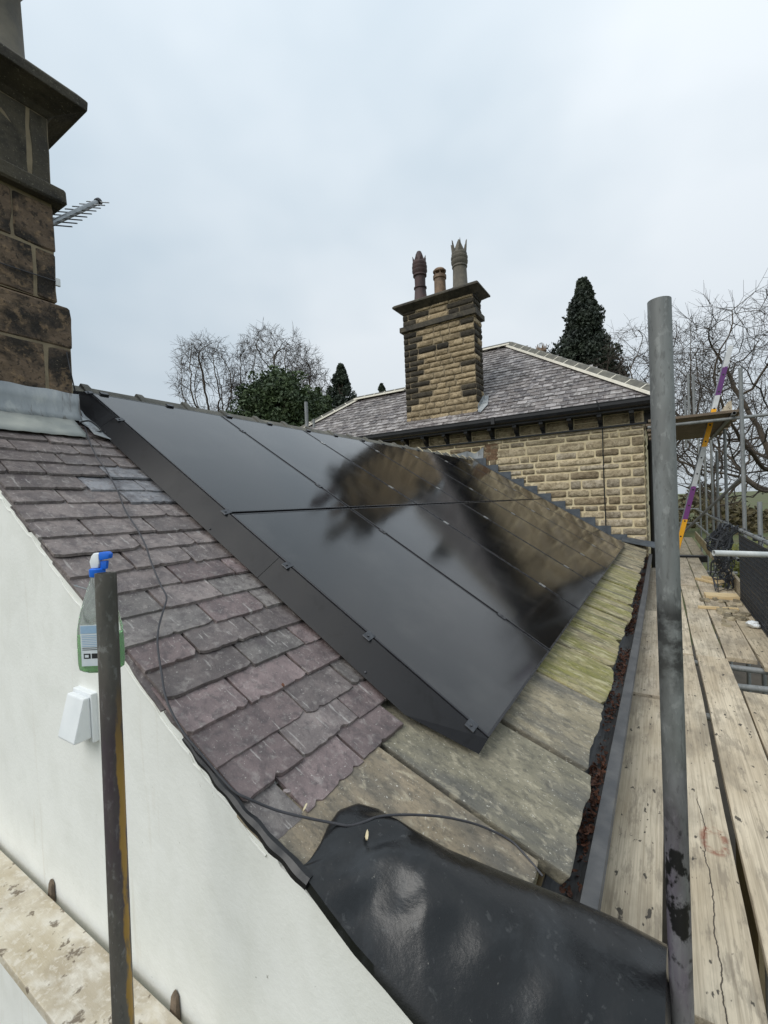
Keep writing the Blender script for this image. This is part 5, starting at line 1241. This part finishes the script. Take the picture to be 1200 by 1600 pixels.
def bare_tree(name, base, H, W, seed, label, group=None, trunk_frac=0.4, twigmat='twig', step=0.35, natt=1500, trunk_r=0.3, tw=0.012, lean=(0,0), wob=0.35, shell=0.55, twigs=3, twl=0.9):
    rg = np.random.RandomState(seed); r = random.Random(seed); b = np.array(base, float); T = thing(name, base, label, 'tree', group)
    top = H; z0 = H*trunk_frac; ctr = b+np.array([lean[0], lean[1], (top+z0)/2]); rz_ = (top-z0)/2
    u = rg.normal(size=(natt, 3)); u /= np.linalg.norm(u, axis=1)[:, None]; rad = (shell+(1-shell)*rg.rand(natt))**0.6
    lump = np.array([1+0.16*mnoise.noise(Vector(q)*2.1+Vector((seed, 0, 0)))+0.10*mnoise.noise(Vector(q)*5+Vector((seed, 3, 0))) for q in u])
    att = ctr+u*rad[:, None]*lump[:, None]*np.array([W, W, rz_]); att = att[att[:, 2] > b[2]+z0*0.8]
    nodes = [b+np.array([lean[0]*f*0.5+0.15*math.sin(f*5+seed), lean[1]*f*0.5, z0*0.85*f]) for f in np.linspace(0, 1, 6)]; par = [-1, 0, 1, 2, 3, 4]
    cur = np.full(len(att), 1e9); near = np.zeros(len(att), int); new = list(range(len(nodes))); alive = np.ones(len(att), bool)
    kid = {}
    for it in range(160):
        for k in new:
            dd = np.linalg.norm(att-nodes[k], axis=1); m = dd < cur; cur[m] = dd[m]; near[m] = k
        alive &= cur > step*1.3
        if not alive.any(): break
        dirs = {}
        idx = np.nonzero(alive)[0]; v = att[idx]-np.array(nodes)[near[idx]]; v /= np.linalg.norm(v, axis=1)[:, None]
        acc = np.zeros((len(nodes), 3)); np.add.at(acc, near[idx], v); hit = np.unique(near[idx]); new = []
        for k in hit:
            d_ = acc[k]; nn = np.linalg.norm(d_)
            if nn < 1e-6: continue
            d_ = d_/nn+rg.normal(size=3)*wob; d_ /= np.linalg.norm(d_); p_ = nodes[k]+d_*step
            if any(np.linalg.norm(p_-nodes[c_]) < step*0.45 for c_ in kid.get(int(k), ())) or len(kid.get(int(k), ())) > 3:
                alive[idx[near[idx] == k]] = False; continue
            kid.setdefault(int(k), []).append(len(nodes))
            new.append(len(nodes)); nodes.append(p_); par.append(int(k))
        if not new or len(nodes) > 7000: break
    n = len(nodes); kids = [[] for _ in range(n)]
    for k in range(1, n): kids[par[k]].append(k)
    acc = np.zeros(n); EX = 1.95
    for k in range(n-1, -1, -1):
        if not kids[k]: acc[k] = 1.0
        if par[k] >= 0: acc[par[k]] += acc[k]
    rad = np.maximum(tw*0.5, trunk_r*(acc/acc[0])**(1/EX))
    gT, gC = MB(), MB()
    starts = [(0, None)]; stack = [0]; done = set()
    todo = [(None, 0)]
    while todo:
        pa, k = todo.pop(); ch_ = ([nodes[pa]] if pa is not None else []); rr = ([min(rad[pa], rad[k]*1.3)] if pa is not None else []); c = k
        while True:
            ch_.append(nodes[c]); rr.append(rad[c])
            if not kids[c]: break
            ks = sorted(kids[c], key=lambda q: -rad[q])
            for q in ks[1:]: todo.append((c, q))
            c = ks[0]
        big = rr[0] > trunk_r*0.22
        if len(ch_) > 1: (gT if big else gC).tube(ch_, rr, 7 if big else (5 if rr[0] > tw*2 else 3), caps=False)
        # fine twigs at the tip and along the thin end
        tip = np.array(ch_[-1]); d0 = tip-np.array(ch_[-2]); d0 /= (np.linalg.norm(d0)+1e-9)
        for q in range(twigs):
            d1 = d0+rg.normal(size=3)*0.75; d1 /= np.linalg.norm(d1); L = twl*(0.5+rg.rand()); m1 = tip+d1*L*0.5; d2 = d1+rg.normal(size=3)*0.35; m2 = m1+d2/np.linalg.norm(d2)*L*0.5
            gC.tube([tip, m1, m2], [tw*0.45, tw*0.38, tw*0.25], 3, caps=False)
            d3 = d1+rg.normal(size=3)*0.6; gC.tube([m1, m1+d3/np.linalg.norm(d3)*L*0.45], [tw*0.35, tw*0.22], 3, caps=False)
    gT.build('trunk', MT['bark'], T, smooth=True); gC.build('crown', MT[twigmat], T)
    return T
def leaf_cloud(g, centre, rad, nl, size, r, flat=1.0, droop=False):
    for _ in range(nl):
        u = Vector((r.gauss(0,1), r.gauss(0,1), r.gauss(0,1))).normalized()*rad*(0.35+0.65*r.random()**0.5); u.z *= flat
        p = centre+u; s_ = size*r.uniform(0.6, 1.4); a = Vector((r.gauss(0,1), r.gauss(0,1), r.gauss(0,0.7)-(0.9 if droop else 0))).normalized(); b_ = a.orthogonal(); b_.rotate(Matrix.Rotation(r.uniform(0, 6.28), 3, a))
        g.add([p-a*s_, p+b_*s_*0.4, p+a*s_, p-b_*s_*0.4], [(0,1,2,3)])
def evergreen(name, base, H, W, seed, label, mat, nclump=260, per=70, size=0.22, shape='round', group=None, kc=0.36):
    r = random.Random(seed); b = Vector(base); T = thing(name, b, label, 'tree', group); g = MB(); gt_ = MB()
    gt_.tube([b, b+Vector((0.1,0,H*0.4)), b+Vector((0,0.1,H*0.85))], [H*0.022, H*0.016, H*0.004], 8)
    for k in range(nclump):
        if shape == 'cone':
            t = min(0.985, 1-max(0.62, kc*1.3)*r.random()**0.62) if k % 6 else 1-kc*0.4*r.random(); wob = 0.80+0.35*mnoise.noise(Vector((t*9, seed, 0)))
            rr = W*min(1.0, (1-t)/kc)**0.85*wob*(0.35+0.7*r.random()**0.5); a = r.uniform(0, 6.283); a_w = 1+0.25*math.sin(a*3+t*14+seed)
            c = b+Vector((rr*a_w*math.cos(a), rr*a_w*math.sin(a), H*(0.06+0.93*t))); cr = W*(0.13+0.16*min(1, (1-t)/kc))
        else:
            a = r.uniform(0, 6.283); ph = math.acos(r.uniform(-0.5, 1)); rad = (0.55+0.45*r.random()**0.5)*(1+0.30*mnoise.noise(Vector((math.cos(a)*2, math.sin(a)*2+seed, math.cos(ph)*2))))
            c = b+Vector((W*rad*math.sin(ph)*math.cos(a), W*rad*math.sin(ph)*math.sin(a), H*0.62+H*0.36*rad*math.cos(ph))); cr = W*0.17
        leaf_cloud(g, c, cr*r.uniform(0.7, 1.3), per, size, r, 0.75 if shape != 'cone' else 1.15, shape == 'cone')
        if k % 5 == 0: gt_.tube([b+Vector((0,0,max(0.2*H, (c-b).z-0.12*H))), c], [H*0.005, H*0.001], 4, caps=False)
    gt_.build('trunk', MT['bark'], T); g.build('crown', MT[mat], T)
    return T
def spot(px, d):                              # ground point below a pixel column at a forward distance
    P = CAM+ray(px, 780)*d; return (P[0], P[1], ground_z(P[0], P[1]))
def height_to(px, py, d): 
    P = CAM+ray(px, py)*d; return P[2]-ground_z(P[0], P[1])
GB = 'bare trees beyond the ridge'
d = 46; bare_tree('bare_tree', spot(352, d), height_to(330, 530, d), 3.1, 3, 'bare domed tree left of the evergreen beyond the cottage ridge', GB, 0.58, step=0.36, natt=2300, trunk_r=0.26, tw=0.032, lean=(-1.2,-0.6), twl=1.0, wob=0.14, twigs=6)
d = 50; bare_tree('bare_tree', spot(440, d), height_to(425, 522, d), 5.0, 14, 'bare domed tree rising behind the evergreen beyond the cottage ridge', GB, 0.56, step=0.38, natt=3000, trunk_r=0.32, tw=0.034, twl=1.0, wob=0.14, twigs=6)
d = 52; bare_tree('bare_tree', spot(492, d), height_to(487, 560, d), 3.2, 15, 'smaller bare tree between the evergreen and the small conifer', GB, 0.52, step=0.40, natt=1400, trunk_r=0.2, tw=0.034, twl=0.8, wob=0.14, twigs=6)
d = 42; evergreen('evergreen_tree', spot(440, d), height_to(440, 578, d), 4.6, 5, 'broad dark evergreen tree beyond the cottage ridge', 'ever', 620, 100, 0.17)
d = 44; evergreen('evergreen_tree', spot(495, d), height_to(497, 606, d), 2.7, 8, 'low evergreen bush beside the small conifer beyond the ridge', 'ever', 300, 90, 0.17)
d = 46; evergreen('conifer_tree', spot(541, d), height_to(539, 569, d), 1.75, 9, 'small pointed conifer left of the stone chimney', 'conif', 360, 90, 0.14, 'cone', kc=0.22)
d = 60; evergreen('conifer_tree', spot(603, d), height_to(603, 599, d), 1.2, 10, 'tip of a distant conifer peeping over the left hip', 'conif', 260, 60, 0.16, 'cone', kc=0.12)
d = 32; evergreen('conifer_tree', spot(921, d), height_to(905, 440, d), 2.45, 12, 'tall dark conifer rising behind the right hip', 'conif2', 900, 130, 0.115, 'cone', kc=0.34)
d = 17; bare_tree('bare_tree', spot(1225, d), height_to(1200, 470, d), 6.0, 21, 'large gnarled bare tree beyond the far scaffold', None, 0.42, 'twig_dark', step=0.46, natt=3200, trunk_r=0.24, tw=0.015, twl=0.8, shell=0.25, wob=0.14, twigs=8)
d = 27; bare_tree('bare_tree', spot(1030, d), height_to(1015, 505, d), 3.9, 33, 'bare tree beside the tall conifer behind the upper platform', None, 0.45, 'twig', step=0.36, natt=1500, trunk_r=0.2, tw=0.020, twl=0.8, shell=0.4, wob=0.12, twigs=8)
d = 38; bare_tree('bare_tree', spot(1120, d), height_to(1130, 560, d), 5.4, 36, 'more distant bare tree between the handrail and gnarled tree', None, 0.30, 'twig', step=0.5, natt=1000, trunk_r=0.26, tw=0.030, twl=1.0, shell=0.3)
# field hedge and far wood as one mass
r = random.Random(55); g = MB()
for q in range(420):
    px = r.uniform(940, 1330); dd = r.uniform(55, 75); P = spot(px, dd); c = Vector(P)+Vector((0,0,r.uniform(0.5, 6.0)*(0.6+0.4*math.sin(px*0.03))))
    leaf_cloud(g, c, 1.3, 26, 0.35, r, 0.9)
for q in range(240):
    px = r.uniform(240, 620); dd = r.uniform(62, 80); P = spot(px, dd); c = Vector(P)+Vector((0,0,r.uniform(0.5, 9.0))); leaf_cloud(g, c, 1.5, 26, 0.4, r, 0.9)
MT['wood_mass'] = M('far_wood', (70,62,44), (98,90,60), sc=0.4, coord='World', rough=(0.8,0.95), bump=0, rnd=False)
tag(g.build('far_wood', MT['wood_mass']), 'brown and olive mass of far woodland behind the trees', 'woodland', kind='stuff')
r = random.Random(56); g = MB()
for q in range(150):
    px = r.uniform(1120, 1330); dd = r.uniform(19, 26); P = spot(px, dd); c = Vector(P)+Vector((0,0,r.uniform(0.3, 3.2)))
    leaf_cloud(g, c, 0.7, 50, 0.16, r, 0.8)
MT['hedge'] = leafmat('hedge_leaf', (86,92,44), (124,124,66)); tag(g.build('hedge', MT['hedge']), 'olive green hedge beyond the far scaffold handrail', 'hedge', kind='stuff')
# thin flue pipes beyond the ridge
for px, y0, y1, rr, lab in ((478, 628, 668, 0.055, 'tall thin grey vent pipe standing beyond the cottage ridge'), (490, 655, 668, 0.04, 'short thin vent pipe beside the tall one beyond the ridge')):
    P = CAM+ray(px, y0)*14.5; P2 = np.array((P[0], P[1], GZ-0.1)); tag(MB().tube([P2, P], rr, 10).build('vent_pipe', MT['galv'], smooth=True), lab, 'pipe')
